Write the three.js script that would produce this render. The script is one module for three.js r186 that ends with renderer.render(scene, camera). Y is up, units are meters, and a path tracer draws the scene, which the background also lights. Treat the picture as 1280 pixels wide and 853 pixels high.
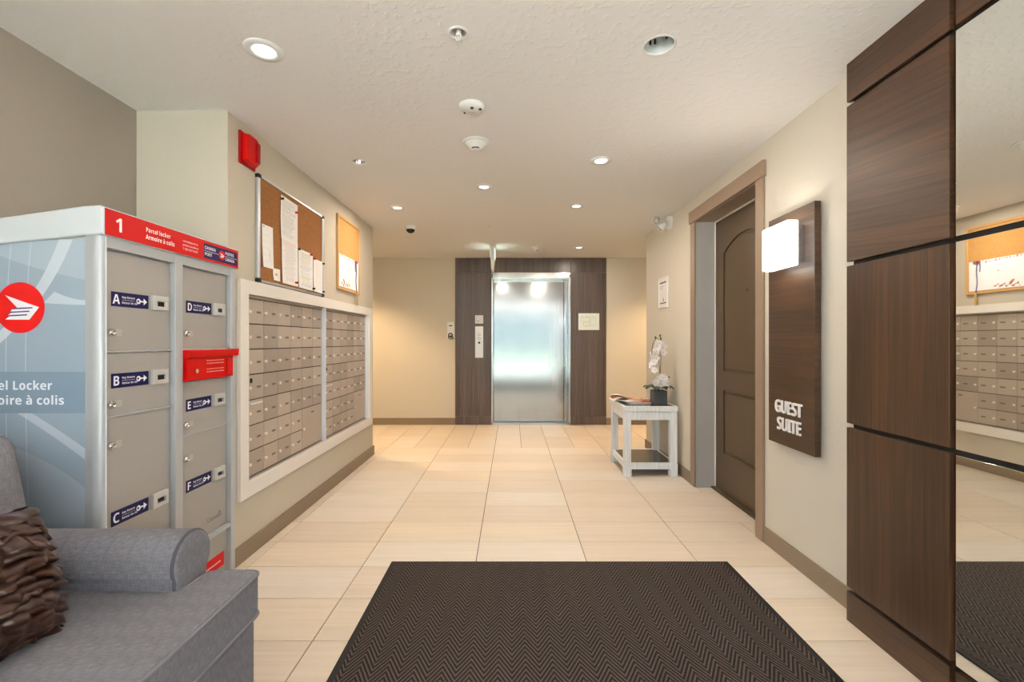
import * as THREE from 'three';
import { RoundedBoxGeometry } from 'three/addons/geometries/RoundedBoxGeometry.js';
import { mergeGeometries } from 'three/addons/utils/BufferGeometryUtils.js';
import { RectAreaLightUniformsLib } from 'three/addons/lights/RectAreaLightUniformsLib.js';
import { FontLoader } from 'three/addons/loaders/FontLoader.js';
import { TextGeometry } from 'three/addons/geometries/TextGeometry.js';

// ---------------------------------------------------------------- camera, sky, lights, exposure
// x to the right, y up, d = distance in front of the camera (z = -d). A 16 mm lens, level, 1.225 m above the floor.
const W = 1280, H = 853, FOCAL = 569, EYE = 1.225, CEIL = 2.44;
const scene = new THREE.Scene();
const camera = new THREE.PerspectiveCamera(2 * Math.atan(H / 2 / FOCAL) * 180 / Math.PI, W / H, 0.05, 100);
camera.position.set(0, EYE, 0);
camera.lookAt(0, EYE, -1);
const SKY = 7.5, SKY_COLOR = [0.86, 0.95, 1.08];               // overcast daylight through the glazed entrance behind the camera
scene.background = new THREE.Color().setRGB(SKY_COLOR[0] * SKY, SKY_COLOR[1] * SKY, SKY_COLOR[2] * SKY);
const sun = new THREE.DirectionalLight(new THREE.Color().setRGB(0.97, 0.97, 1.03), 160);   // high sun behind the building: it lights the paving outside, none enters
sun.position.set(0, 14, -8); sun.target.position.set(0, 0, 0); sun.castShadow = true; sun.shadow.radius = 1; sun.shadow.mapSize.set(2048, 2048);
Object.assign(sun.shadow.camera, { left: -16, right: 16, top: 16, bottom: -16, near: 1, far: 60 }); scene.add(sun, sun.target);
const LAMP = [1, 0.86, 0.72], LAMP_POWER = 145, CORRIDOR_POWER = 8;   // warm downlights
const renderer = new THREE.WebGLRenderer({ antialias: true });
renderer.toneMapping = THREE.LinearToneMapping;
renderer.toneMappingExposure = 1.5;
renderer.shadowMap.enabled = true;
RectAreaLightUniformsLib.init();

// ---------------------------------------------------------------- helpers
let seedState = 1234567;
function rnd() { seedState = (seedState + 0x6D2B79F5) | 0; let t = Math.imul(seedState ^ (seedState >>> 15), 1 | seedState); t = (t + Math.imul(t ^ (t >>> 7), 61 | t)) ^ t; return ((t ^ (t >>> 14)) >>> 0) / 4294967296; }
const rr = (a, b) => a + (b - a) * rnd();
const V = (x, y, d) => new THREE.Vector3(x, y, -d);
const taken = new Map();
function numbered(n) { const k = taken.get(n) ?? 0; taken.set(n, k + 1); return k ? n + '_' + String(k).padStart(3, '0') : n; }
const offsets = new WeakMap();
function shadows(m) { m.castShadow = m.receiveShadow = true; return m; }
function tag(o, label, category, group) { if (label) o.userData.label = label; if (category) o.userData.category = category; if (group) o.userData.group = group; return o; }
function thing(name, label, category, [x, y, d], group) {
  const o = new THREE.Group(); o.name = numbered(name); o.position.copy(V(x, y, d)); scene.add(o);
  offsets.set(o, o.position.clone());
  return tag(o, label, category, group);
}
function struct(name, geo, mat) { const m = shadows(new THREE.Mesh(geo, mat)); m.name = numbered(name); m.userData.kind = 'structure'; scene.add(m); offsets.set(m, new THREE.Vector3()); return m; }
function structGroup(name) { const g = new THREE.Group(); g.name = numbered(name); g.userData.kind = 'structure'; scene.add(g); offsets.set(g, new THREE.Vector3()); return g; }
// a part whose geometry is given in world coordinates
function part(name, geo, mat, parent, label) {
  const off = offsets.get(parent), g = Array.isArray(geo) ? merge(geo) : geo;
  g.translate(-off.x, -off.y, -off.z);
  const m = shadows(new THREE.Mesh(g, mat)); m.name = numbered(name); parent.add(m); offsets.set(m, off);
  if (label) m.userData.label = label;
  return m;
}
// a part whose geometry is given round its own origin and may be shared
function placed(name, geo, mat, parent, pos) {
  const off = offsets.get(parent); const m = shadows(new THREE.Mesh(geo, mat)); m.name = numbered(name);
  m.position.copy(pos).sub(off); parent.add(m); offsets.set(m, pos.clone()); return m;
}
function single(name, geo, mat, label, category, group) {
  const g = Array.isArray(geo) ? merge(geo) : geo; g.computeBoundingBox(); const b = g.boundingBox, p = new THREE.Vector3((b.min.x + b.max.x) / 2, b.min.y, (b.min.z + b.max.z) / 2);
  g.translate(-p.x, -p.y, -p.z);
  const m = shadows(new THREE.Mesh(g, mat)); m.name = numbered(name); m.position.copy(p); scene.add(m); offsets.set(m, p);
  return tag(m, label, category, group);
}
function merge(list) {
  return mergeGeometries(list.map((g) => { const n = g.index ? g.toNonIndexed() : g; for (const k of Object.keys(n.attributes)) if (!['position', 'normal', 'uv'].includes(k)) n.deleteAttribute(k); return n; }));
}
// uv in metres from the face's own direction
function metric(g, ou = 0, ov = 0) {
  g = g.index ? g.toNonIndexed() : g;
  const p = g.attributes.position, uv = new Float32Array(p.count * 2), a = new THREE.Vector3(), b = new THREE.Vector3(), c = new THREE.Vector3();
  for (let i = 0; i < p.count; i += 3) {
    a.fromBufferAttribute(p, i); b.fromBufferAttribute(p, i + 1); c.fromBufferAttribute(p, i + 2);
    const n = b.clone().sub(a).cross(c.clone().sub(a)), x = Math.abs(n.x), y = Math.abs(n.y), z = Math.abs(n.z);
    [a, b, c].forEach((q, k) => {
      const [u, v] = x >= y && x >= z ? [-q.z, q.y] : y >= z ? [q.x, -q.z] : [q.x, q.y];
      uv[(i + k) * 2] = u + ou; uv[(i + k) * 2 + 1] = v + ov;
    });
  }
  g.setAttribute('uv', new THREE.BufferAttribute(uv, 2));
  return g;
}
function box(x0, x1, y0, y1, d0, d1, r = 0, ou = 0, ov = 0) {
  const w = Math.abs(x1 - x0), h = Math.abs(y1 - y0), l = Math.abs(d1 - d0);
  const g = r > 0 ? new RoundedBoxGeometry(w, h, l, 2, Math.min(r, w / 2.01, h / 2.01, l / 2.01)) : new THREE.BoxGeometry(w, h, l);
  g.translate((x0 + x1) / 2, (y0 + y1) / 2, -(d0 + d1) / 2);
  return metric(g, ou, ov);
}
// a box that keeps uv 0..1 on each face, for printed faces
function sheetBox(x0, x1, y0, y1, d0, d1) { return new THREE.BoxGeometry(Math.abs(x1 - x0), Math.abs(y1 - y0), Math.abs(d1 - d0)).translate((x0 + x1) / 2, (y0 + y1) / 2, -(d0 + d1) / 2); }
const shapeOf = (pts, holes = []) => { const s = new THREE.Shape(pts.map(([a, b]) => new THREE.Vector2(a, b))); for (const h of holes) s.holes.push(h instanceof THREE.Path ? h : new THREE.Path(h.map(([a, b]) => new THREE.Vector2(a, b)))); return s; };
function ext(shape, len, bevel, seg, curve = 12) {
  return new THREE.ExtrudeGeometry(shape, { depth: len - 2 * bevel, bevelEnabled: bevel > 0, bevelThickness: bevel, bevelSize: bevel, bevelOffset: -bevel, bevelSegments: seg, curveSegments: curve }).translate(0, 0, bevel);
}
const extX = (shape, x0, x1, bevel = 0, seg = 2) => metric(ext(shape, x1 - x0, bevel, seg).rotateY(Math.PI / 2).translate(x0, 0, 0));           // shape in (d, y)
const extY = (shape, y0, y1, bevel = 0, seg = 2, curve = 12) => metric(ext(shape, y1 - y0, bevel, seg, curve).rotateX(-Math.PI / 2).translate(0, y0, 0));    // shape in (x, d)
const extZ = (shape, d0, d1, bevel = 0, seg = 2) => metric(ext(shape, d1 - d0, bevel, seg).translate(0, 0, -d1));                               // shape in (x, y)
const rect = (a0, a1, b0, b1) => [[a0, b0], [a1, b0], [a1, b1], [a0, b1]];
function circlePath(a, b, r) { const p = new THREE.Path(); p.absarc(a, b, r, 0, Math.PI * 2, true); return p; }
const lathe = (pts, seg = 32) => new THREE.LatheGeometry(pts.map(([r, y]) => new THREE.Vector2(r, y)), seg);
function tube(pts, r, seg = 40, closed = false, tension = 0.5, rad = 8) { return new THREE.TubeGeometry(new THREE.CatmullRomCurve3(pts, closed, 'catmullrom', tension), seg, r, rad, closed); }
const cyl = (r0, r1, h, seg = 20) => new THREE.CylinderGeometry(r0, r1, h, seg);

// ---------------------------------------------------------------- textures
function hash(x, y, s) { let h = Math.imul(x, 374761393) + Math.imul(y, 668265263) + Math.imul(s, 982451653); h = Math.imul(h ^ (h >>> 13), 1274126177); return ((h ^ (h >>> 16)) >>> 0) / 4294967296; }
const mod = (a, n) => ((a % n) + n) % n, fade = (t) => t * t * (3 - 2 * t);
function vnoise(x, y, px, py, s) {
  const x0 = Math.floor(x), y0 = Math.floor(y), u = fade(x - x0), v = fade(y - y0), a = mod(x0, px), b = mod(x0 + 1, px), c = mod(y0, py), d = mod(y0 + 1, py);
  return (hash(a, c, s) * (1 - u) + hash(b, c, s) * u) * (1 - v) + (hash(a, d, s) * (1 - u) + hash(b, d, s) * u) * v;
}
function fbm(u, v, px, py, s, oct = 4) { let t = 0, a = 0.5, n = 0; for (let i = 0; i < oct; i++) { t += a * vnoise(u * px, v * py, px, py, s + i * 17); n += a; a *= 0.5; px *= 2; py *= 2; } return t / n; }
function dataTex(w, h, f, size, srgb = true) {
  const data = new Uint8Array(w * h * 4);
  for (let y = 0; y < h; y++) for (let x = 0; x < w; x++) { const c = f((x + 0.5) / w, (y + 0.5) / h), i = (y * w + x) * 4; for (let k = 0; k < 3; k++) data[i + k] = Math.max(0, Math.min(255, typeof c === 'number' ? c * 255 : c[k])); data[i + 3] = 255; }
  const t = new THREE.DataTexture(data, w, h); t.wrapS = t.wrapT = THREE.RepeatWrapping; t.magFilter = THREE.LinearFilter; t.minFilter = THREE.LinearMipmapLinearFilter; t.generateMipmaps = true;
  if (srgb) t.colorSpace = THREE.SRGBColorSpace;
  t.repeat.set(1 / size[0], 1 / size[1]); t.needsUpdate = true; return t;
}
function canvasTex(w, h, draw) {
  const c = document.createElement('canvas'); c.width = w; c.height = h; const g = c.getContext('2d'); draw(g, w, h);
  const t = new THREE.CanvasTexture(c); t.colorSpace = THREE.SRGBColorSpace; return t;
}
const ink = (color, roughness, o = {}) => new THREE.MeshPhysicalMaterial({ color, roughness, specularIntensity: 0.35, ...o });
const mix3 = (a, b, t) => a.map((x, i) => x + (b[i] - x) * t);
const std = (color, roughness = 0.6, o = {}) => new THREE.MeshStandardMaterial({ color, roughness, ...o });
const woodTex = (dark, light, s) => dataTex(512, 1024, (u, v) => {
  const warp = fbm(u, v, 4, 2, s, 3) * 0.12, a = fbm(u + warp, v, 10, 1, s + 3, 4), b = fbm(u, v, 170, 7, s + 9, 2), c = fbm(u + warp * 0.6, v, 80, 3, s + 21, 3);
  return mix3(dark, light, Math.min(1, Math.max(0, a * 0.5 + c * 0.6 + b * 0.5 - 0.3)));
}, [0.62, 1.5]);
const woodWarm = woodTex([42, 27, 15], [90, 61, 37], 5), woodGrey = woodTex([56, 48, 46], [116, 104, 102], 31);
const turned = (t, a) => { const c = t.clone(); c.rotation = a; c.needsUpdate = true; return c; };
const bumpWall = dataTex(256, 256, (u, v) => fbm(u, v, 24, 24, 3, 3), [0.25, 0.25], false);
const bumpCeil = dataTex(512, 512, (u, v) => { const n = fbm(u, v, 20, 20, 8, 4); return n > 0.55 ? 0.5 + (n - 0.55) * 3 : 0.45 + n * 0.1; }, [0.5, 0.5], false);
const tileTex = dataTex(1024, 512, (u, v) => {
  const a = fbm(u, v, 3, 40, 4, 3), b = fbm(u, v, 5, 110, 14, 2), c = fbm(u, v, 4, 4, 24, 3);
  return mix3([222, 210, 194], [237, 226, 213], Math.min(1, Math.max(0, a * 0.8 + b * 0.5 + c * 0.5 - 0.45)));
}, [1.3, 0.65]);
const fabricAt = (u, v) => {
  const warp = fbm(u, v, 6, 128, 40, 2), weft = fbm(u, v, 128, 6, 50, 2), cell = (Math.sin(u * Math.PI * 2 * 64) * Math.sin(v * Math.PI * 2 * 64) + 1) / 2, big = fbm(u, v, 5, 5, 60, 3);
  return warp * 0.4 + weft * 0.4 + cell * 0.12 + big * 0.1;
};
const fabricTex = dataTex(512, 512, (u, v) => mix3([88, 88, 94], [158, 157, 163], Math.min(1, Math.max(0, (fabricAt(u, v) - 0.25) * 1.5))), [0.07, 0.07]);
const fabricBump = dataTex(512, 512, fabricAt, [0.07, 0.07], false);
// chevron carpet: columns 51 mm wide, ribs rising at about 57 degrees, a rib every 22 mm
const ribAt = (u, v) => { const x = Math.abs(((u + 0.25) % 1) - 0.5) * 0.103, y = v * 0.11, ph = ((y + x * 1.45) / 0.0157) * Math.PI * 2; return 0.5 + 0.5 * Math.sin(ph); };
const chevron = (u, v) => { const x = Math.abs(mod(u, 1) - 0.5) * 2, ph = (v * 4 + x * 3.2) * Math.PI * 2; return 0.5 + 0.5 * Math.sin(ph); };
const matTex = dataTex(512, 512, (u, v) => { const s = chevron(u, v), n = fbm(u, v, 90, 90, 71, 2), e = Math.min(1, Math.max(0, (s - 0.3) * 2.2)); return mix3([23, 18, 15], [110, 91, 82], e * (0.35 + 0.75 * n)); }, [0.103, 0.11]);
const matBump = dataTex(512, 512, (u, v) => Math.min(1, Math.max(0, (chevron(u, v) - 0.3) * 2)) * 0.8 + 0.2 * fbm(u, v, 90, 90, 71, 2), [0.103, 0.11], false);
const corkTex = (a, b, s) => dataTex(512, 512, (u, v) => mix3(a, b, Math.min(1, Math.max(0, (fbm(u, v, 60, 60, s, 3) - 0.3) * 2.2))), [0.3, 0.3]);
const whitewash = dataTex(256, 512, (u, v) => { const n = fbm(u, v, 20, 3, 90, 3), k = fbm(u, v, 60, 4, 95, 2); return mix3([220, 224, 226], [247, 250, 252], Math.min(1, Math.max(0, n * 0.9 + k * 0.7 - 0.35))); }, [0.2, 0.5]);
const steelBump = dataTex(64, 512, (u, v) => fbm(u, v, 24, 2, 77, 2), [0.3, 1.5], false);

// ---------------------------------------------------------------- materials
const M = {
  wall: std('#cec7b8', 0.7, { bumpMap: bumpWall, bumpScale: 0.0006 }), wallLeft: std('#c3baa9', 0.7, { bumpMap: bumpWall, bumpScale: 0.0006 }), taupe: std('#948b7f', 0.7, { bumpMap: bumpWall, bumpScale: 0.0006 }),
  ceiling: std('#efedea', 0.85, { bumpMap: bumpCeil, bumpScale: 0.0015 }),
  grout: std('#5a4736', 0.9), base: std('#84745f', 0.5), baseBoard: std('#8d7a66', 0.5),
  tiles: ['#ffffff', '#f7f2ec', '#fffaf2'].map((c) => std(c, 0.36, { map: tileTex })),
  woodV: std('#ffffff', 0.42, { map: woodWarm }), woodH: std('#ffffff', 0.42, { map: turned(woodWarm, Math.PI / 2 + 0.12) }),
  woodFlat: std('#ffffff', 0.42, { map: turned(woodWarm, Math.PI / 2) }), greyV: std('#ffffff', 0.32, { map: woodGrey }), greyH: std('#ffffff', 0.4, { map: turned(woodGrey, Math.PI / 2) }),
  black: std('#090807', 0.6), darkGap: std('#15120f', 0.8), mirror: std('#eef1ee', 0.015, { metalness: 1 }),
  steel: std('#b4b9bd', 0.13, { metalness: 1, bumpMap: steelBump, bumpScale: 0.0002 }), steelFrame: std('#d2d4d6', 0.22, { metalness: 1 }),
  alu: std('#c8ccd0', 0.34, { metalness: 0.75 }), aluPaint: std('#b6babd', 0.34, { metalness: 0.2 }), daylitStrip: std('#e2e7ef', 0.3), chrome: std('#d9d9d9', 0.12, { metalness: 1 }),  // edge strips: window glare on aluminium put into a pale bluish colour
  lockerDoor: std('#a5a29d', 0.45, { metalness: 0.1 }), white: std('#e9e9e6', 0.45), whiteGloss: std('#eef0f0', 0.25), cap: std('#cfd6da', 0.4),
  trimWhite: std('#e6e0d8', 0.45), red: ink('#bd0504', 0.35), deepRed: ink('#9c0a14', 0.4), navy: ink('#151a4a', 0.4),
  mail: ['#b3a79b', '#a89c91', '#bcb0a4'].map((c) => std(c, 0.42, { metalness: 0.25 })), dark: std('#262320', 0.6),
  casing: std('#8f7a66', 0.45), jamb: std('#a7a5a1', 0.45), door: std('#53432f', 0.42), sealWhite: std('#e6e2da', 0.5),
  fabric: std('#ffffff', 0.95, { map: fabricTex, bumpMap: fabricBump, bumpScale: 0.0005 }), piping: std('#77777c', 0.9),
  mat: std('#ffffff', 0.95, { map: matTex, bumpMap: matBump, bumpScale: 0.003 }), rubber: std('#16130f', 0.7),
  whitewash: std('#ffffff', 0.6, { map: whitewash }), tableTop: std('#3d3a38', 0.14),
  cork: std('#ffffff', 0.95, { map: corkTex([136, 88, 42], [160, 106, 54], 11) }), corkLight: std('#ffffff', 0.95, { map: corkTex([188, 141, 80], [204, 156, 94], 15) }), oak: std('#c99f68', 0.5),
  paper: std('#efece8', 0.8), glow: (c, i) => std('#ffffff', 0.5, { emissive: new THREE.Color().setRGB(...c), emissiveIntensity: i }),
  tinted: new THREE.MeshPhysicalMaterial({ color: '#a0a6a2', roughness: 0, transmission: 1, thickness: 0, ior: 1.5 }),
  glass: new THREE.MeshPhysicalMaterial({ color: '#ffffff', roughness: 0, transmission: 1, thickness: 0, ior: 1.5 }),
};

// ---------------------------------------------------------------- the room
const XL = -1.5, XN = -1.98, XR = 1.54, BACK = 6.66, GLASS = -3.5;
{ // floor: grout bed with every tile laid in it
  const floor = structGroup('floor');
  part('grout_bed', box(-3.7, 3.7, -0.12, -0.004, GLASS, 7.0), M.grout, floor);
  const cache = new Map(), gap = 0.0045;
  const lay = (x0, x1, d0, d1, lx0, lx1, ld0, ld1) => {
    x0 = Math.max(x0, lx0); x1 = Math.min(x1, lx1); d0 = Math.max(d0, ld0); d1 = Math.min(d1, ld1);
    if (x1 - x0 < 0.02 || d1 - d0 < 0.02) return;
    const w = x1 - x0 - gap, l = d1 - d0 - gap, variant = Math.floor(rnd() * 4), key = [w.toFixed(3), l.toFixed(3), variant].join();
    if (!cache.has(key)) cache.set(key, metric(new RoundedBoxGeometry(w, 0.01, l, 1, 0.0012), variant * 0.37 + 0.3, variant * 0.211 + 0.15));
    placed('tile', cache.get(key), M.tiles[Math.floor(rnd() * 3)], floor, V((x0 + x1) / 2, -0.005, (d0 + d1) / 2));
  };
  for (let k = -18; k < 11; k++) for (let i = -5; i < 5; i++) {
    const d0 = 1.86 + 0.306 * k, x0 = -0.815 + 0.615 * i, far = d0 > 4.6;
    if (far && x0 < XL - 0.3) { lay(x0, x0 + 0.615, d0, d0 + 0.306, -2.9, XL, 4.9, 5.226); }
    lay(x0, x0 + 0.615, d0, d0 + 0.306, d0 > 2.1 ? XL : XN, d0 > 3 && d0 < 3.5 ? 1.665 : XR, GLASS, 5.226);
    if (i === 3 && (k === 3 || k === 6)) lay(XR, 1.665, d0, d0 + 0.306, XR, 1.665, 2.859, 3.805);
  }
  for (let k = 0; k < 3; k++) for (let i = -8; i < 12; i++) {
    const d0 = 5.226 + 0.61 * k, x0 = -0.815 + 0.3075 * i;
    lay(x0, x0 + 0.3075, d0, d0 + 0.61, -3.0, 3.0, 5.226, BACK);
  }
}
{ // ceiling with its openings for the recessed fittings
  const holes = [circlePath(0.604, 1.868, 0.06), circlePath(-0.21, 1.795, 0.03), circlePath(-1.035, 3.085, 0.042)];
  struct('ceiling', extY(shapeOf([[XN - 0.15, GLASS - 0.1], [XR + 0.2, GLASS - 0.1], [XR + 0.2, 5.1], [3.6, 5.1], [3.6, 7.2], [-3.6, 7.2], [-3.6, 4.785], [XN - 0.15, 4.785]], holes), CEIL, CEIL + 0.16, 0, 1, 24), M.ceiling);
}
struct('added_roof', extY(shapeOf([[XN - 0.15, GLASS - 0.1], [XR + 0.2, GLASS - 0.1], [XR + 0.2, 5.1], [3.6, 5.1], [3.6, 7.2], [-3.6, 7.2], [-3.6, 4.785], [XN - 0.15, 4.785]]), CEIL + 0.16, CEIL + 0.3), M.grout);  // unseen slab added to keep sun and sky out of the ceiling holes
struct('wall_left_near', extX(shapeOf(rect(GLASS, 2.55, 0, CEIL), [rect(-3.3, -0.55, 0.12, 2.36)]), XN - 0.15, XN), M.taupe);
struct('wall_return', merge([box(XN, XL - 0.12, 0, CEIL, 2.4, 2.55), box(XL - 0.12, XL, 0, CEIL, 2.4, 2.406)]), M.wall);
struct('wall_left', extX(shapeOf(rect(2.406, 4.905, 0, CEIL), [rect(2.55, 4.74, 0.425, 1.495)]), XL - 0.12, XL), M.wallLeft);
struct('wall_left_corridor', box(-3.6, XL - 0.12, 0, CEIL, 4.785, 4.905), M.wall);
struct('wall_left_end', box(-3.6, -3.45, 0, CEIL, 4.905, BACK), M.wall);
struct('wall_right', extX(shapeOf([[GLASS, 0], [2.854, 0], [2.854, 2.225], [3.81, 2.225], [3.81, 0], [5.216, 0], [5.216, CEIL], [GLASS, CEIL]], [rect(-3.3, -1.3, 0.12, 2.36)]), XR, XR + 0.2), M.wall);
struct('wall_right_corridor', box(XR + 0.2, 3.6, 0, CEIL, 5.1, 5.216), M.wall);
struct('wall_right_end', box(3.45, 3.6, 0, CEIL, 5.216, BACK), M.wall);
const wallBack = struct('wall_back', extZ(shapeOf([[-3.6, 0], [-0.3, 0], [-0.3, 2.225], [0.855, 2.225], [0.855, 0], [3.6, 0], [3.6, CEIL], [-3.6, CEIL]]), BACK, BACK + 0.3), M.wall);
struct('wall_shaft', box(-0.6, 1.2, -0.1, CEIL, BACK + 0.3, BACK + 0.4), M.dark);
const bb = (n, ...b) => struct(n, box(...b, 0.004), M.base);
bb('baseboard_left', XL, XL + 0.014, 0, 0.1, 2.4, 4.919); bb('baseboard_left_end', -3.4, XL + 0.014, 0, 0.1, 4.905, 4.919);
bb('baseboard_return', XN, XL, 0, 0.1, 2.386, 2.4); bb('baseboard_left_near', XN, XN + 0.014, 0, 0.1, GLASS, 2.39);
bb('baseboard_right_near', XR - 0.014, XR, 0, 0.1, 2.0, 2.764); bb('baseboard_right', XR - 0.014, XR, 0, 0.1, 3.9, 5.23); bb('baseboard_right_end', XR - 0.014, 3.4, 0, 0.1, 5.216, 5.23);
bb('baseboard_back_left', -3.4, -0.83, 0, 0.1, BACK - 0.014, BACK); bb('baseboard_back_right', 1.377, 3.4, 0, 0.1, BACK - 0.014, BACK);

{ // glazed entrance behind the camera
  const w = structGroup('window_1');
  const xs = [XN, -1.02, -0.06, 0.9, XR + 0.2];
  for (const x of xs) part('window_mullion', box(x - 0.03, x + 0.03, 0, CEIL, GLASS - 0.1, GLASS, 0.004), M.aluPaint, w);
  for (const y of [0.03, 2.1, CEIL - 0.03]) part('window_rail', box(XN, XR + 0.2, y - 0.03, y + 0.03, GLASS - 0.09, GLASS - 0.01, 0.004), M.aluPaint, w);
  for (let i = 0; i < 4; i++) part('window_pane', box(xs[i] + 0.03, xs[i + 1] - 0.03, 0.06, CEIL - 0.06, GLASS - 0.05, GLASS - 0.0499), M.tinted, w);
  for (const [x, d1] of [[XN - 0.08, -0.55], [XR + 0.1, -1.3]]) {      // side windows behind the camera; right one added to light the left side
    const v = structGroup(x < 0 ? 'window_2' : 'window_3'), l = (d1 + 3.3) / 3;
    for (let i = 0; i < 4; i++) { const d = -3.3 + l * i + (i ? i === 3 ? -0.03 : 0 : 0.03); part('window_mullion', box(x - 0.04, x + 0.04, 0.12, 2.36, d - 0.03, d + 0.03, 0.004), M.aluPaint, v); }
    for (const y of [0.15, 2.33]) part('window_rail', box(x - 0.03, x + 0.03, y - 0.03, y + 0.03, -3.3, d1, 0.004), M.aluPaint, v);
    for (let i = 0; i < 3; i++) part('window_pane', box(x, x + 0.0001, 0.18, 2.3, -3.3 + l * i + 0.04, -3.3 + l * (i + 1) - 0.04), M.glass, v);
  }
  struct('street_pavement', box(-14, 14, -0.2, -0.05, GLASS - 6, GLASS - 0.1), std('#cfccc4', 0.9));
  struct('street_path', box(-14, XN - 0.15, -0.2, -0.05, GLASS - 0.1, 4.5), std('#cfccc4', 0.9)); struct('street_path', box(XR + 0.2, 14, -0.2, -0.05, GLASS - 0.1, 4.9), std('#cfccc4', 0.9));
  struct('lawn_outside', box(-14, 14, -0.2, -0.04, GLASS - 30, GLASS - 6), std('#7c7f68', 0.95));
}

// ---------------------------------------------------------------- elevator end of the hall
{
  const t = 0.02, f = BACK;
  const woodPanel = (x0, x1, y0, y1, m, o) => part('wood_panel', box(x0 + 0.002, x1 - 0.002, y0 + 0.002, y1 - 0.002, f - t, f, 0.0015, o, o * 1.7), m, wallBack);
  woodPanel(-0.83, -0.3, 0, 0.128, M.greyV, 0.1); woodPanel(-0.83, -0.3, 0.128, 2.225, M.greyV, 0.25); woodPanel(-0.83, -0.3, 2.225, CEIL, M.greyV, 0.6);
  woodPanel(0.855, 1.377, 0, 0.128, M.greyV, 0.8); woodPanel(0.855, 1.377, 0.128, 2.225, M.greyV, 1.1); woodPanel(0.855, 1.377, 2.225, CEIL, M.greyV, 1.4);
  woodPanel(-0.3, 0.855, 2.225, CEIL, M.greyV, 1.9);
  const e = thing('elevator', 'brushed stainless steel elevator door in a dark wood surround', 'elevator', [0.28, 0, 6.85]);
  part('jamb', box(-0.3, -0.278, 0, 2.2, f - 0.03, 6.86, 0.003), M.steelFrame, e); part('jamb', box(0.833, 0.855, 0, 2.2, f - 0.03, 6.86, 0.003), M.steelFrame, e);
  part('header', box(-0.3, 0.855, 2.14, 2.225, f - 0.03, 6.86, 0.004), M.steelFrame, e);
  part('door_panel', box(-0.277, 0.778, 0.012, 2.14, 6.85, 6.88, 0.003), M.steel, e);
  part('door_panel', box(0.781, 0.832, 0.012, 2.14, 6.835, 6.87, 0.003), M.steel, e);
  part('sill', box(-0.3, 0.855, -0.03, 0.004, f - 0.01, 6.9), M.alu, e);
}
{
  const z = BACK - 0.02;
  const lobbySign = canvasTex(64, 64, (g) => { g.fillStyle = '#e8eaea'; g.fillRect(0, 0, 64, 64); g.strokeStyle = '#b0b4b6'; g.lineWidth = 3; g.strokeRect(10, 10, 44, 44); g.fillStyle = '#a6aaad'; g.fillRect(18, 36, 12, 12); g.fillRect(38, 20, 4, 26); g.fillRect(20, 20, 10, 4); });
  const s = std('#ffffff', 0.4, { map: lobbySign });
  single('wall_sign', sheetBox(-0.537, -0.42, 1.48, 1.6, z - 0.008, z), [M.white, M.white, M.white, M.white, s, M.white], 'small square white sign above the elevator call buttons', 'sign');
  const c = thing('elevator_call_station', 'tall white metal plate with elevator call buttons on wood panel', 'call panel', [-0.48, 0.98, z]);
  part('plate', box(-0.537, -0.42, 0.98, 1.44, z - 0.012, z, 0.004), std('#e2e4e4', 0.3, { metalness: 0.2 }), c);
  const ring = (y, m, fill) => { part('button', new THREE.TorusGeometry(0.016, 0.004, 10, 24).translate(-0.478, y, -(z - 0.014)), M.chrome, c); part('button', cyl(0.013, 0.013, 0.006).rotateX(Math.PI / 2).translate(-0.478, y, -(z - 0.014)), fill, c); };
  ring(1.318, 0, M.whiteGloss); ring(1.26, 0, M.whiteGloss); ring(1.2, 0, M.dark);
  const noticeTex = canvasTex(256, 204, (g, w, h) => { g.fillStyle = '#dfe9e2'; g.fillRect(0, 0, w, h); g.strokeStyle = '#9fc0ac'; g.lineWidth = 3; g.strokeRect(28, 40, 110, 60); g.strokeRect(150, 60, 70, 90); g.strokeStyle = '#c08f86'; g.strokeRect(60, 110, 80, 50); g.strokeStyle = '#7d9aa5'; g.beginPath(); for (let i = 0; i < 9; i++) { g.moveTo(24 + i * 24, 24 + (i % 3) * 8); g.lineTo(34 + i * 24, 40 + (i % 2) * 20); } g.stroke(); });
  const n = thing('framed_notice', 'white framed floor plan notice on the wood panel right of elevator', 'notice', [1.12, 1.388, z]);
  part('frame', extZ(shapeOf(rect(0.968, 1.272, 1.386, 1.629), [rect(0.98, 1.26, 1.398, 1.617)]), z - 0.014, z, 0.002), M.white, n);
  part('print', sheetBox(0.979, 1.261, 1.397, 1.618, z - 0.008, z), [M.paper, M.paper, M.paper, M.paper, std('#fff', 0.5, { map: noticeTex }), M.paper], n);
  const p = thing('alarm_keypad', 'small white wall keypad with a hanging dark handset ring beside elevator', 'keypad', [-0.89, 1.26, BACK]);
  part('body', box(-0.945, -0.84, 1.27, 1.505, BACK - 0.035, BACK, 0.008), M.white, p);
  part('display', box(-0.918, -0.868, 1.44, 1.455, BACK - 0.037, BACK - 0.03), M.dark, p);
  part('handset', [new THREE.TorusGeometry(0.028, 0.008, 10, 24).translate(-0.895, 1.31, -(BACK - 0.042)), new THREE.TorusGeometry(0.034, 0.006, 10, 24).scale(1, 0.7, 1).translate(-0.89, 1.276, -(BACK - 0.045))], M.dark, p);
}

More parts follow.
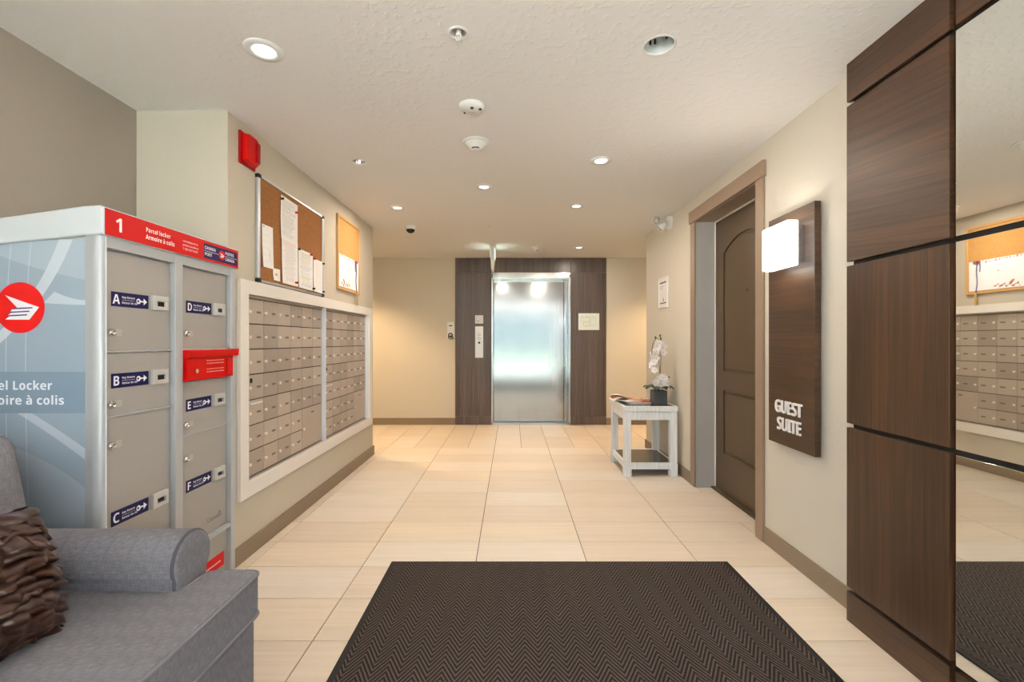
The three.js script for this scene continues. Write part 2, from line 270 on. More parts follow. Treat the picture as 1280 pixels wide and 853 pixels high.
// ---------------------------------------------------------------- right wall: door, panelling, mirror
{
  const d = structGroup('door_1'), F = XR - 0.016;
  part('door_casing', box(F, XR, 0, 2.225, 3.81, 3.895, 0.003), M.casing, d); part('door_casing', box(F, XR, 0, 2.225, 2.769, 2.854, 0.003), M.casing, d);
  part('door_casing', box(F - 0.008, XR, 2.225, 2.325, 2.755, 3.91, 0.003), M.casing, d);
  part('door_jamb', box(XR, XR + 0.2, 0, 2.225, 3.805, 3.83), M.jamb, d); part('door_jamb', box(XR, XR + 0.2, 0, 2.225, 2.834, 2.859), M.jamb, d);
  part('door_jamb', box(XR, XR + 0.2, 2.22, 2.24, 2.859, 3.805), M.casing, d);
  part('door_seal', box(1.692, 1.702, 0, 2.22, 3.795, 3.805), M.sealWhite, d); part('door_seal', box(1.692, 1.702, 2.21, 2.22, 2.859, 3.805), M.sealWhite, d);
  part('door_threshold', box(1.66, 1.745, 0, 0.014, 2.859, 3.805, 0.004), M.door, d);
  const a0 = 3.0, a1 = 3.66, mid = (a0 + a1) / 2;
  const arch = (g) => { const pts = [[a0 + g, 0.985 + g], [a1 - g, 0.985 + g], [a1 - g, 1.93]]; for (let i = 1; i <= 16; i++) { const t = i / 16, x = a1 - g + (a0 + g - (a1 - g)) * t; pts.push([x, 1.93 + (0.105 - g) * Math.sin(Math.PI * t) ** 0.9]); } return pts; };
  const low = (g) => rect(a0 + g, a1 - g, 0.325 + g, 0.83 - g);
  const leaf = part('door_leaf', extX(shapeOf(rect(2.862, 3.8, 0.016, 2.212), [arch(0), low(0)]), 1.7, 1.714), M.door, d);
  part('door_core', box(1.712, 1.74, 0.016, 2.212, 2.862, 3.8), M.door, d);
  part('door_field', extX(shapeOf(arch(0.022)), 1.7, 1.714, 0.006), M.door, leaf); part('door_field', extX(shapeOf(low(0.022)), 1.7, 1.714, 0.006), M.door, leaf);
  part('door_viewer', cyl(0.009, 0.009, 0.01, 16).rotateZ(Math.PI / 2).translate(1.698, 1.594, -3.28), M.chrome, leaf);
}
{ // wood panelling proud of the wall, black joints behind
  const wp = structGroup('trim_1');
  part('backing', box(XR - 0.05, XR, 0, CEIL, 0.0, 1.985), M.black, wp);
  const rows = [[0, 0.13, M.woodFlat], [0.149, 0.847, M.woodV], [0.866, 1.553, M.woodV], [1.572, 2.253, M.woodH], [2.272, CEIL, M.woodFlat]];
  let o = 0;
  for (const [a, b] of [[1.53, 2.0], [0.0, 0.48]]) for (const [y0, y1, m] of rows) part('wood_panel', box(1.47, XR - 0.05, y0, y1, a, b, 0.0015, o += 0.31, o * 0.7), m, wp);
  for (const [y0, y1, m] of [rows[0], rows[4]]) part('wood_panel', box(1.47, XR - 0.05, y0, y1, 0.5, 1.508, 0.0015, o += 0.31, o * 0.7), m, wp);
  const mi = thing('wall_mirror', 'tall wall mirror in three stacked panes beside dark wood panels', 'mirror', [1.48, 0.149, 1.0]);
  for (const [y0, y1] of rows.slice(1, 4)) part('mirror_pane', box(1.47, XR - 0.05, y0, y1, 0.5, 1.508, 0.001), M.mirror, mi);
}
{ // sign board and its lamp
  const font = await new FontLoader().loadAsync('fonts/droid/droid_sans_regular.typeface.json');
  const b = thing('guest_suite_sign', 'tall dark wood sign board reading GUEST SUITE beside the brown door', 'sign', [1.51, 0.65, 2.45]);
  part('board', box(1.495, 1.527, 0.65, 1.92, 2.249, 2.652, 0.002, 0.4, 0.9), M.woodFlat, b);
  for (const d of [2.3, 2.6]) for (const y of [0.75, 1.8]) part('standoff', cyl(0.012, 0.012, 0.014, 14).rotateZ(Math.PI / 2).translate(1.533, y, -d), M.alu, b);
  const word = (txt, y, d0, width) => {
    const g = new TextGeometry(txt, { font, size: 0.066, depth: 0.008, curveSegments: 6, bevelEnabled: true, bevelThickness: 0.001, bevelSize: 0.0016, bevelSegments: 1 });
    g.computeBoundingBox(); const bb_ = g.boundingBox; g.translate(-bb_.min.x, 0, 0).scale(width / (bb_.max.x - bb_.min.x), 1, 1);
    g.rotateY(-Math.PI / 2).translate(1.494, y, -d0); return part('lettering', metric(g), std('#e8e6e2', 0.4), b, 'white raised letters reading ' + txt);
  };
  word('GUEST', 0.83, 2.575, 0.235); word('SUITE', 0.735, 2.555, 0.205);
  const l = thing('wall_sconce', 'glowing frosted glass wall lamp on top of the guest suite sign', 'lamp', [1.46, 1.61, 2.42]);
  part('bracket', box(1.45, 1.495, 1.63, 1.82, 2.325, 2.5, 0.003), M.steelFrame, l);
  part('shade', box(1.392, 1.452, 1.61, 1.84, 2.305, 2.535, 0.006), M.glow([1, 0.95, 0.88], 3.2), l);
  const p = new THREE.RectAreaLight(new THREE.Color().setRGB(1, 0.9, 0.76), 10, 0.22, 0.22); p.position.copy(V(1.38, 1.725, 2.42)); p.lookAt(0, 1.725, -2.42); scene.add(p);
  for (const [y, ty] of [[1.845, 3], [1.605, 0]]) { const q = new THREE.RectAreaLight(new THREE.Color().setRGB(1, 0.9, 0.76), 8, 0.06, 0.22); q.position.copy(V(1.425, y, 2.42)); q.lookAt(1.425, ty, -2.42); scene.add(q); }
}
{ // emergency light and small notice
  const e = thing('emergency_light', 'white twin head emergency light high on right wall near ceiling', 'emergency light', [1.53, 2.33, 4.42]);
  part('base', cyl(0.062, 0.066, 0.03, 28).rotateZ(Math.PI / 2).translate(1.525, 2.375, -4.42), M.white, e);
  const head = (p, dir) => {
    const q = new THREE.Quaternion().setFromUnitVectors(new THREE.Vector3(0, 1, 0), dir.normalize());
    const h = part('lamp_head', lathe([[0.001, -0.045], [0.02, -0.04], [0.034, -0.01], [0.042, 0.028], [0.04, 0.03], [0.034, 0.022]]).applyQuaternion(q).translate(p.x, p.y, p.z), M.whiteGloss, e);
    part('reflector', lathe([[0.001, 0.0], [0.012, 0.004], [0.03, 0.02], [0.036, 0.026]]).applyQuaternion(q).translate(p.x, p.y, p.z), M.chrome, h);
    part('bulb', new THREE.SphereGeometry(0.011, 14, 10).translate(p.x + dir.x * 0.016, p.y + dir.y * 0.016, p.z + dir.z * 0.016), M.whiteGloss, h);
    part('arm', tube([V(1.515, 2.375, 4.42), V(1.49, 2.38, 4.42), p.clone().addScaledVector(dir, -0.035)], 0.012, 12), M.white, e);
  };
  head(V(1.405, 2.392, 4.4), new THREE.Vector3(-0.55, -0.1, 0.8)); head(V(1.455, 2.335, 4.42), new THREE.Vector3(-0.7, -0.65, -0.1));
  const tex = canvasTex(128, 144, (g, w, h) => { g.fillStyle = '#e4e0dc'; g.fillRect(0, 0, w, h); g.fillStyle = '#4b4440'; g.fillRect(14, 18, 96, 7); g.fillRect(14, 122, 96, 5); g.fillStyle = '#b9b2ac'; g.fillRect(20, 38, 50, 4); g.fillRect(20, 48, 36, 4); g.fillStyle = '#6b6560'; g.beginPath(); g.moveTo(60, 116); g.lineTo(70, 92); g.lineTo(74, 116); g.fill(); });
  const n = thing('wall_notice', 'small white notice in thin frame on beige wall above the side table', 'notice', [1.535, 1.56, 4.61]);
  part('frame', extX(shapeOf(rect(4.48, 4.75, 1.562, 1.868), [rect(4.49, 4.74, 1.572, 1.858)]), XR - 0.014, XR, 0.002), M.white, n);
  part('print', sheetBox(XR - 0.008, XR, 1.57, 1.86, 4.488, 4.742), [M.paper, std('#fff', 0.6, { map: tex }), M.paper, M.paper, M.paper, M.paper], n);
}

// ---------------------------------------------------------------- ceiling fittings
function downlight(x, d, r, label, power, spot) {
  const t = thing('downlight', label, 'ceiling light', [x, CEIL - 0.006, d]);
  part('trim_ring', lathe([[r * 0.58, -0.001], [r * 0.6, -0.006], [r * 0.7, -0.009], [r * 0.96, -0.006], [r, 0.0]], 40).translate(x, CEIL, -d), M.whiteGloss, t);
  part('lens', cyl(r * 0.59, r * 0.59, 0.003, 36).translate(x, CEIL - 0.0025, -d), M.glow([1, 0.95, 0.88], 2.2), t);
  const s = r * 0.8, c = new THREE.Color().setRGB(...(spot ? [1, 0.68, 0.36] : LAMP));
  const light = spot ? new THREE.SpotLight(c, power, 0, 1.12, 0.35) : new THREE.RectAreaLight(c, power * 0.0144 / (s * s), s, s);
  light.position.copy(V(x, CEIL - 0.012, d));
  if (spot) { light.castShadow = true; light.target.position.copy(V(x, 0, d)); scene.add(light.target); } else light.lookAt(x, 0, -d);
  scene.add(light);
}
downlight(-1.035, 1.9, 0.078, 'large lit round ceiling downlight nearest the parcel locker', LAMP_POWER * 0.3);
downlight(-0.22, 3.58, 0.062, 'lit round downlight in the middle of the ceiling behind the white smoke detectors', LAMP_POWER);
downlight(-1.04, 4.14, 0.062, 'lit round downlight beside the black dome camera', LAMP_POWER);
downlight(0.597, 3.06, 0.07, 'lit round downlight nearest the guest suite door', LAMP_POWER);
downlight(0.58, 4.09, 0.062, 'lit round downlight between the guest suite door light and the elevator light', LAMP_POWER);
downlight(0.87, 5.9, 0.066, 'farthest lit round downlight just in front of the elevator wood panel', LAMP_POWER);
downlight(-2.35, 5.6, 0.066, 'lit round downlight hidden inside the left corridor', CORRIDOR_POWER * 1.3, true);
downlight(2.45, 5.75, 0.066, 'lit round downlight hidden inside the right corridor', CORRIDOR_POWER, true);
{
  const t = thing('recessed_light_can', 'open empty recessed light can without a bulb in the ceiling', 'ceiling light', [0.604, CEIL, 1.868]);
  part('trim_ring', lathe([[0.057, 0.01], [0.058, -0.003], [0.064, -0.004], [0.068, 0]], 40).translate(0.604, CEIL, -1.868), M.white, t);
  part('can', lathe([[0.057, 0.002], [0.057, 0.1], [0.05, 0.108], [0.001, 0.108]], 40).translate(0.604, CEIL, -1.868), std('#d6dedb', 0.5), t);
  for (const [a, y] of [[0.0, 0.05], [0.4, 0.045], [1.9, 0.06], [2.3, 0.05], [-0.9, 0.06]]) part('clip', new THREE.BoxGeometry(0.008, 0.022, 0.003).translate(0, CEIL + y, 0.054).rotateY(Math.PI + a).translate(0.604, 0, -1.868), M.dark, t);
  const u = thing('adjustable_downlight', 'unlit recessed ceiling spotlight with dark centre near the corkboards', 'ceiling light', [-1.035, CEIL, 3.085]);
  part('trim_ring', lathe([[0.04, 0.012], [0.042, -0.002], [0.055, -0.006], [0.062, 0]], 40).translate(-1.035, CEIL, -3.085), M.white, u);
  part('baffle', lathe([[0.04, 0.004], [0.03, 0.03], [0.022, 0.045], [0.001, 0.045]], 30).translate(-1.035, CEIL, -3.085), M.chrome, u);
  part('lens', cyl(0.02, 0.02, 0.006, 20).translate(-1.035, CEIL + 0.03, -3.085), M.dark, u);
}
function sprinkler(x, d, k, label) {
  const t = thing('fire_sprinkler', label, 'sprinkler', [x, CEIL, d]);
  part('escutcheon', k > 1 ? lathe([[0.026, 0.03], [0.028, 0.002], [0.032, -0.005], [0.04, -0.004], [0.043, 0]], 36).translate(x, CEIL, -d) : lathe([[0.006, -0.008], [0.02, -0.007], [0.03, 0]], 30).translate(x, CEIL, -d), M.white, t);
  part('body', lathe([[0.001, k > 1 ? 0.03 : 0], [0.01, k > 1 ? 0.03 : 0], [0.01, -0.005], [0.006, -0.008], [0.001, -0.008]], 16).translate(x, CEIL, -d), M.white, t);
  part('frame', [-1, 1].map((s) => tube([V(x + s * 0.007, CEIL - 0.004, d), V(x + s * 0.011, CEIL - 0.02, d), V(x, CEIL - 0.036, d)], 0.002, 10)), M.white, t);
  part('deflector', cyl(0.014, 0.014, 0.003, 18).translate(x, CEIL - 0.037, -d), M.white, t);
}
sprinkler(-0.21, 1.795, 2, 'white fire sprinkler in a round recessed cup, nearest the camera');
sprinkler(-0.23, 4.83, 1, 'tiny white fire sprinkler on the ceiling near the exit sign');
{
  const s = thing('occupancy_sensor', 'round white ceiling sensor with dark round lenses, nearer than the smoke detector', 'sensor', [-0.207, CEIL - 0.03, 2.35]);
  part('body', lathe([[0.001, -0.032], [0.03, -0.03], [0.056, -0.02], [0.066, -0.006], [0.066, 0]], 40).translate(-0.207, CEIL, -2.35), M.white, s);
  for (const [a, b, r, y] of [[0.05, 0.5, 0.01, 0.0285], [0.66, 0.22, 0.01, 0.0255], [-0.6, -0.3, 0.006, 0.0275]]) part('lens', new THREE.SphereGeometry(r, 16, 10).scale(1, 0.5, 1).translate(-0.207 + a * 0.066, CEIL - y, -2.35 + b * 0.066), M.dark, s);
  part('window', new THREE.SphereGeometry(0.017, 18, 10).scale(1.1, 0.3, 0.8).translate(-0.207, CEIL - 0.0315, -2.37), std('#c9c4bb', 0.4), s);
  const det = (x, d, k, label) => {
    const t = thing('smoke_detector', label, 'smoke detector', [x, CEIL - 0.05, d]);
    part('base', lathe([[0.001, -0.012], [0.074, -0.012], [0.08, -0.006], [0.08, 0]], 40).scale(k, 1, k).translate(x, CEIL, -d), M.white, t);
    part('head', lathe([[0.001, -0.056], [0.02, -0.056], [0.03, -0.05], [0.046, -0.04], [0.05, -0.026], [0.062, -0.022], [0.066, -0.012]], 40).scale(k, 1, k).translate(x, CEIL, -d), M.white, t);
    part('vent', [-0.4, 0, 0.4].map((a) => new THREE.BoxGeometry(0.016, 0.007, 0.004).translate(0, CEIL - 0.047, 0.036 * k).rotateY(a).translate(x, 0, -d)), M.dark, t);
  };
  det(-0.22, 2.775, 1, 'white stepped smoke detector on the ceiling above the middle of the hall');
  det(0.33, 5.9, 0.95, 'small white smoke detector on the ceiling in front of the elevator');
  const c = thing('dome_camera', 'white ceiling security camera with black glass dome', 'camera', [-1.07, CEIL - 0.08, 4.8]);
  part('housing', lathe([[0.044, -0.04], [0.053, -0.036], [0.056, -0.02], [0.056, 0]], 36).translate(-1.07, CEIL, -4.8), M.whiteGloss, c);
  part('dome', new THREE.SphereGeometry(0.045, 28, 14, 0, Math.PI * 2, Math.PI / 2, Math.PI / 2).scale(1, 0.9, 1).translate(-1.07, CEIL - 0.038, -4.8), std('#060606', 0.08), c);
  const x = thing('exit_sign', 'white ceiling exit sign seen edge-on above the elevator', 'exit sign', [-0.247, 2.13, 5.86]);
  part('canopy', box(-0.29, -0.204, CEIL - 0.022, CEIL, 5.8, 5.93, 0.006), M.white, x);
  part('panel', extZ(shapeOf([[-0.273, CEIL - 0.02], [-0.221, CEIL - 0.02], [-0.224, 2.28], [-0.24, 2.135], [-0.262, 2.135], [-0.272, 2.28]]), 5.72, 6.02, 0.003), M.white, x);
  for (const s of [-1, 1]) { const q = new THREE.RectAreaLight(new THREE.Color().setRGB(0.75, 1, 0.9), 2.5, 0.24, 0.12); q.position.copy(V(-0.247 + s * 0.034, 2.33, 5.87)); q.lookAt(-0.247 + s * 3, 2.9, -5.87); scene.add(q); part('face', box(-0.247 + s * 0.0265, -0.247 + s * 0.029, 2.285, 2.405, 5.74, 6.0), M.glow([0.75, 1, 0.87], 0.8), x); }
}

// ---------------------------------------------------------------- left wall: mailboxes
{
  const s = single('mailbox_surround', extX(shapeOf(rect(2.48, 4.825, 0.345, 1.567), [rect(2.56, 4.73, 0.43, 1.49)]), XL, XL + 0.022, 0.002), M.trimWhite, 'wide off-white painted frame around both banks of mailboxes', 'frame');
  const faceX = -1.513, pitch = 0.17, rowH = 0.1475, top = 1.472, y = (r) => top - r * rowH;
  const plateM = std('#6d655c', 0.5), lockM = std('#f0ebe3', 0.3, { metalness: 0.15 });
  const lockG = new THREE.CylinderGeometry(0.009, 0.0095, 0.01, 14).rotateZ(Math.PI / 2), plateG = new THREE.BoxGeometry(0.002, 0.012, 0.042);
  const bank = (d0, label) => {
    const t = thing('mailbox_bank', label, 'mailboxes', [faceX, 0.43, d0 + 3 * pitch], 'banks of apartment mailboxes');
    const dA = d0 - 0.012, dB = d0 + 6 * pitch + 0.012;
    part('carcass', box(XL - 0.1, faceX - 0.006, 0.43, 1.49, dA, dB), M.darkGap, t);
    part('rail', box(faceX - 0.02, faceX + 0.006, top + 0.002, 1.49, dA, dB, 0.002), M.mail[1], t); part('rail', box(faceX - 0.02, faceX + 0.004, 0.43, y(7) - 0.004, dA, dB, 0.002), M.mail[1], t);
    part('stile', box(faceX - 0.02, faceX + 0.004, 0.43, 1.49, dA, d0 - 0.002, 0.002), M.mail[0], t); part('stile', box(faceX - 0.02, XL + 0.016, 0.43, 1.49, dB - 0.01, dB + 0.002, 0.002), M.daylitStrip, t, 'aluminium edge strip coloured bright as if daylit');
    const geo = new Map();
    const door = (r, c, nr, nc) => {
      const w = nc * pitch - 0.004, h = nr * rowH - 0.006, key = nr + ',' + nc;
      if (!geo.has(key)) geo.set(key, metric(new RoundedBoxGeometry(0.012, h, w, 1, 0.0015)));
      const m = placed('mailbox_door', geo.get(key), M.mail[Math.floor(rnd() * 3)], t, V(faceX - 0.006, y(r) - nr * rowH / 2, d0 + (c + nc / 2) * pitch));
      const cy = y(r) - (nr > 1 ? 0.045 : rowH * 0.52), dl = d0 + c * pitch;
      placed('name_plate', plateG, plateM, m, V(faceX + 0.0005, nr > 1 ? cy : cy, dl + (nr > 1 ? 0.17 : 0.118)));
      placed('lock', lockG, lockM, m, V(faceX + 0.004, nr > 1 ? y(r) - 0.15 : cy, dl + 0.02));
      if (r === 3 && c === 0) { const k = part('keyhole', cyl(0.011, 0.011, 0.006, 16).scale(1, 1, 1).rotateZ(Math.PI / 2).scale(1, 1.3, 1).translate(0, 0, 0), M.black, m); k.position.copy(V(faceX + 0.001, y(3) - 0.035, dl + 0.035)).sub(offsets.get(m)); k.geometry.translate(offsets.get(m).x, offsets.get(m).y, offsets.get(m).z); }
      if (r === 4 && c === 0) placed('mail_slot', new THREE.BoxGeometry(0.01, 0.01, 0.12), M.whiteGloss, m, V(faceX + 0.002, y(4) - 0.022, dl + 0.085));
    };
    for (let r = 0; r < 7; r++) for (let c = 0; c < (r < 5 ? 6 : 4); c++) door(r, c, 1, 1);
    door(5, 4, 2, 2);
  };
  bank(2.602, 'bank of grey metal mailboxes nearer the parcel locker'); bank(3.672, 'bank of grey metal mailboxes at the far end beside the corridor');
}

// ---------------------------------------------------------------- left wall: alarm, corkboards, papers
{
  const a = thing('fire_alarm_horn', 'red fire alarm horn high on the wall above corkboard', 'alarm', [XL, 2.2, 2.56]);
  part('back_plate', box(XL, XL + 0.015, 2.205, 2.385, 2.49, 2.64, 0.006), M.deepRed, a);
  part('cover', extX(shapeOf([[2.497, 2.22], [2.55, 2.212], [2.6, 2.214], [2.632, 2.24], [2.632, 2.35], [2.6, 2.376], [2.53, 2.378], [2.497, 2.365]]), XL + 0.01, XL + 0.05, 0.014, 3), M.red, a);
  part('lens', box(XL + 0.048, XL + 0.06, 2.24, 2.35, 2.58, 2.61, 0.005), M.deepRed, a);
}
{
  const b = thing('corkboard', 'large aluminium framed corkboard with white papers above the mailboxes', 'corkboard', [XL, 1.575, 3.12]);
  const d0 = 2.655, d1 = 3.58, y0 = 1.572, y1 = 2.205;
  part('cork', box(XL, XL + 0.012, y0 + 0.005, y1 - 0.005, d0 + 0.005, d1 - 0.005), M.cork, b);
  part('frame_bar', box(XL, XL + 0.022, y0, y1, d0, d0 + 0.024, 0.006), M.alu, b); part('frame_bar', box(XL, XL + 0.022, y0, y1, d1 - 0.024, d1, 0.006), M.alu, b);
  part('frame_bar', box(XL, XL + 0.02, y1 - 0.016, y1, d0, d1, 0.006), M.alu, b); part('frame_bar', box(XL, XL + 0.02, y0, y0 + 0.016, d0, d1, 0.006), M.alu, b);
  for (const d of [d0, d1 - 0.026]) for (const y of [y0, y1 - 0.022]) part('corner_cap', box(XL, XL + 0.025, y - 0.001, y + 0.023, d - 0.002, d + 0.028, 0.004), M.black, b);
  const lines = (ink, o = {}) => canvasTex(160, 256, (g, w, h) => {
    g.fillStyle = o.bg || '#f1eeeb'; g.fillRect(0, 0, w, h);
    let k = o.seed || 3; const q = () => (k = (k * 16807) % 2147483647) / 2147483647;
    for (let y = 18; y < h - 14; y += o.step || 9) { const c = ink[Math.floor(q() * ink.length)]; g.fillStyle = c; let x = 14 + (o.centre ? q() * 26 : 0); const end = w - 14 - (o.centre ? q() * 26 : q() * 50); while (x < end) { const l = 4 + q() * 12; g.globalAlpha = 0.75; g.fillRect(x, y, Math.min(l, end - x), 2.4); x += l + 3; } }
    g.globalAlpha = 1; if (o.extra) o.extra(g, w, h);
  });
  const sheet = (name, a0, a1, b0, b1, tex, label, tilt = 0, lift = 0) => {
    const g = new THREE.BoxGeometry(0.0012, b1 - b0, a1 - a0, 1, 8, 8), p = g.attributes.position;
    for (let i = 0; i < p.count; i++) { const u = p.getZ(i) / (a1 - a0), v = p.getY(i) / (b1 - b0); p.setX(i, p.getX(i) + 0.006 * Math.max(0, -v) * (1 + Math.sin(u * 5)) + 0.003 * Math.abs(u)); }
    g.computeVertexNormals();
    g.rotateX(tilt).translate(XL + 0.0145 + lift, (b0 + b1) / 2, -(a0 + a1) / 2);
    return single(name, g, [std('#ffffff', 0.8, { map: tex }), M.paper, M.paper, M.paper, M.paper, M.paper], label, 'paper');
  };
  const X = (px, x = XL + 0.014) => FOCAL * -x / (640 - px);
  sheet('paper_sheet', X(327.5), X(341), 1.67, 1.925, lines(['#c9c5c2'], { seed: 7, step: 40, extra: (g, w) => { g.fillStyle = '#9b9690'; g.fillRect(8, 8, 30, 5); g.fillRect(110, 150, 3, 60); } }), 'small blank white sheet at the near edge of the large corkboard', 0.03);
  sheet('paper_sheet', X(350.5), X(371.5), 1.885, 2.165, lines(['#8d8985', '#a9a5a1', '#77736f'], { seed: 11, step: 8 }), 'upper printed white sheet of the two taped in a tall column', -0.02);
  sheet('paper_sheet', X(351.5), X(371.5), 1.6, 1.9, lines(['#c98b80', '#a8a39f', '#c4776b'], { seed: 23, centre: true }), 'lower white sheet with faint red lines below the tall column top', 0.01, 0.002);
  sheet('paper_sheet', X(372.5), X(390.5), 1.598, 1.87, lines(['#8e8b88', '#6f6d6a', '#a9a5a1'], { seed: 31, centre: true, extra: (g, w, h) => { g.fillStyle = 'rgba(226,222,90,0.7)'; g.fillRect(40, 22, 80, 7); g.fillRect(34, 70, 80, 6); g.fillRect(30, 178, 90, 8); } }), 'white sheet with yellow highlighted lines in the middle of lower row', 0.0, 0.001);
  sheet('paper_sheet', X(391), X(404.5), 1.595, 1.842, lines(['#d3a39c', '#aaa6a3', '#c4b0ac'], { seed: 43, centre: true }), 'white sheet with pinkish print at the far end of large corkboard', -0.015, 0.003);
  sheet('note_card', X(341), X(349.5), 1.605, 1.68, lines(['#c9c5c2'], { seed: 5, step: 60, extra: (g) => { g.fillStyle = '#cdb46a'; g.fillRect(50, 100, 50, 50); } }), 'tiny square white card low on the large corkboard', 0.02);
  const pinG = lathe([[0.001, 0.012], [0.006, 0.012], [0.0065, 0.008], [0.004, 0.005], [0.004, 0.002], [0.007, 0.0]], 14).rotateZ(-Math.PI / 2);
  const pin = (px, y, m, label, group) => single('push_pin', pinG.clone().scale(1.3, 1.3, 1.3).translate(XL + 0.018, y, -X(px, XL + 0.02)), m, label, 'push pin', group);
  for (const [px, y, w] of [[370, 2.105, 'at the top far corner of the tall paper column'], [388.5, 1.86, 'at the top of the yellow highlighted sheet, nearer of two'], [392.5, 1.84, 'at the top near corner of the pinkish print sheet'], [370, 1.625, 'at the foot of the tall paper column']]) pin(px, y, M.red, 'red push pin ' + w, 'red push pins');
  for (const [px, y, w] of [[352, 2.14, 'at the top near corner of the tall paper column'], [373, 1.862, 'at the top near corner of the yellow highlighted sheet'], [391.5, 1.615, 'at the foot of the pinkish print sheet, near corner'], [403.5, 1.83, 'at the top far corner of the pinkish print sheet'], [403.5, 1.61, 'at the bottom far corner of the pinkish print sheet']]) pin(px, y, M.dark, 'black push pin ' + w, 'black push pins');
}
{
  const d0 = 3.88, d1 = 4.44, y0 = 1.672, y1 = 2.318;
  const b = thing('corkboard', 'smaller light wood framed corkboard nearer the corridor', 'corkboard', [XL, y0, (d0 + d1) / 2]);
  part('cork', box(XL, XL + 0.01, y0 + 0.01, y1 - 0.01, d0 + 0.01, d1 - 0.01), M.corkLight, b);
  part('frame_bar', box(XL, XL + 0.02, y0, y1, d0, d0 + 0.022, 0.003), M.oak, b); part('frame_bar', box(XL, XL + 0.02, y0, y1, d1 - 0.022, d1, 0.003), M.oak, b);
  part('frame_bar', box(XL, XL + 0.02, y1 - 0.022, y1, d0 + 0.022, d1 - 0.022, 0.003), M.oak, b); part('frame_bar', box(XL, XL + 0.02, y0, y0 + 0.022, d0 + 0.022, d1 - 0.022, 0.003), M.oak, b);
  const tex = canvasTex(512, 288, (g, w, h) => {
    g.fillStyle = '#efeef2'; g.fillRect(0, 0, w, h); g.fillStyle = '#d9d6da'; for (let i = 0; i < 7; i++) g.fillRect(150, 70 + i * 22, 180 + (i * 37) % 60, 3);
    const leaf = (x, y, r, c) => { g.fillStyle = c; g.beginPath(); g.ellipse(x, y, r, r * 0.55, x, 0, 7); g.fill(); };
    const cs = ['#b5622b', '#8c3c22', '#d29044', '#7b5a2c', '#a83c30'];
    for (let i = 0; i < 16; i++) leaf(60 + i * 14 % 230, h - 14 - (i * 23) % 30, 7 + (i * 5) % 7, cs[i % 5]);
    for (let i = 0; i < 14; i++) leaf(20 + i * 30, 8 + (i * 13) % 12, 6 + (i % 3) * 3, cs[(i + 2) % 5]);
    leaf(120, h - 60, 20, '#c0713a'); leaf(132, h - 46, 14, '#8c3c22'); leaf(240, 120, 8, '#8c3c22');
  });
  single('paper_sheet', sheetBox(XL + 0.011, XL + 0.0122, y0 + 0.03, 1.985, d0 + 0.03, d1 - 0.03), [std('#fff', 0.8, { map: tex }), M.paper, M.paper, M.paper, M.paper, M.paper], 'white sheet bordered with autumn leaves on the smaller corkboard', 'paper');
  const r = thing('tassel_ribbon', 'purple ribbon with pink bow and yellow tassel hanging from smaller corkboard', 'ribbon', [XL + 0.02, 1.6, 4.33]);
  part('ribbon', [tube([V(XL + 0.016, 1.97, 4.33), V(XL + 0.018, 1.88, 4.335), V(XL + 0.016, 1.78, 4.33), V(XL + 0.024, 1.68, 4.335)], 0.004, 24), tube([V(XL + 0.018, 1.975, 4.32), V(XL + 0.02, 1.94, 4.3), V(XL + 0.018, 1.88, 4.305)], 0.003, 16)], std('#4a3a78', 0.5), r);
  part('bow', [-1, 1].map((s) => new THREE.TorusGeometry(0.012, 0.004, 8, 18).rotateY(Math.PI / 2).scale(1, 0.8, 1.4).translate(XL + 0.02, 1.972, -(4.33 + s * 0.014))), std('#a33a5c', 0.5), r);
  part('tassel', [...Array(7)].map((_, i) => tube([V(XL + 0.024, 1.685, 4.335), V(XL + 0.026 + 0.004 * Math.sin(i), 1.66, 4.335 + (i - 3) * 0.003), V(XL + 0.026 + 0.006 * Math.sin(i * 2), 1.56 + (i % 3) * 0.01, 4.335 + (i - 3) * 0.005)], 0.0022, 8, false, 0.5, 5)), std('#c9a75c', 0.7), r);
}

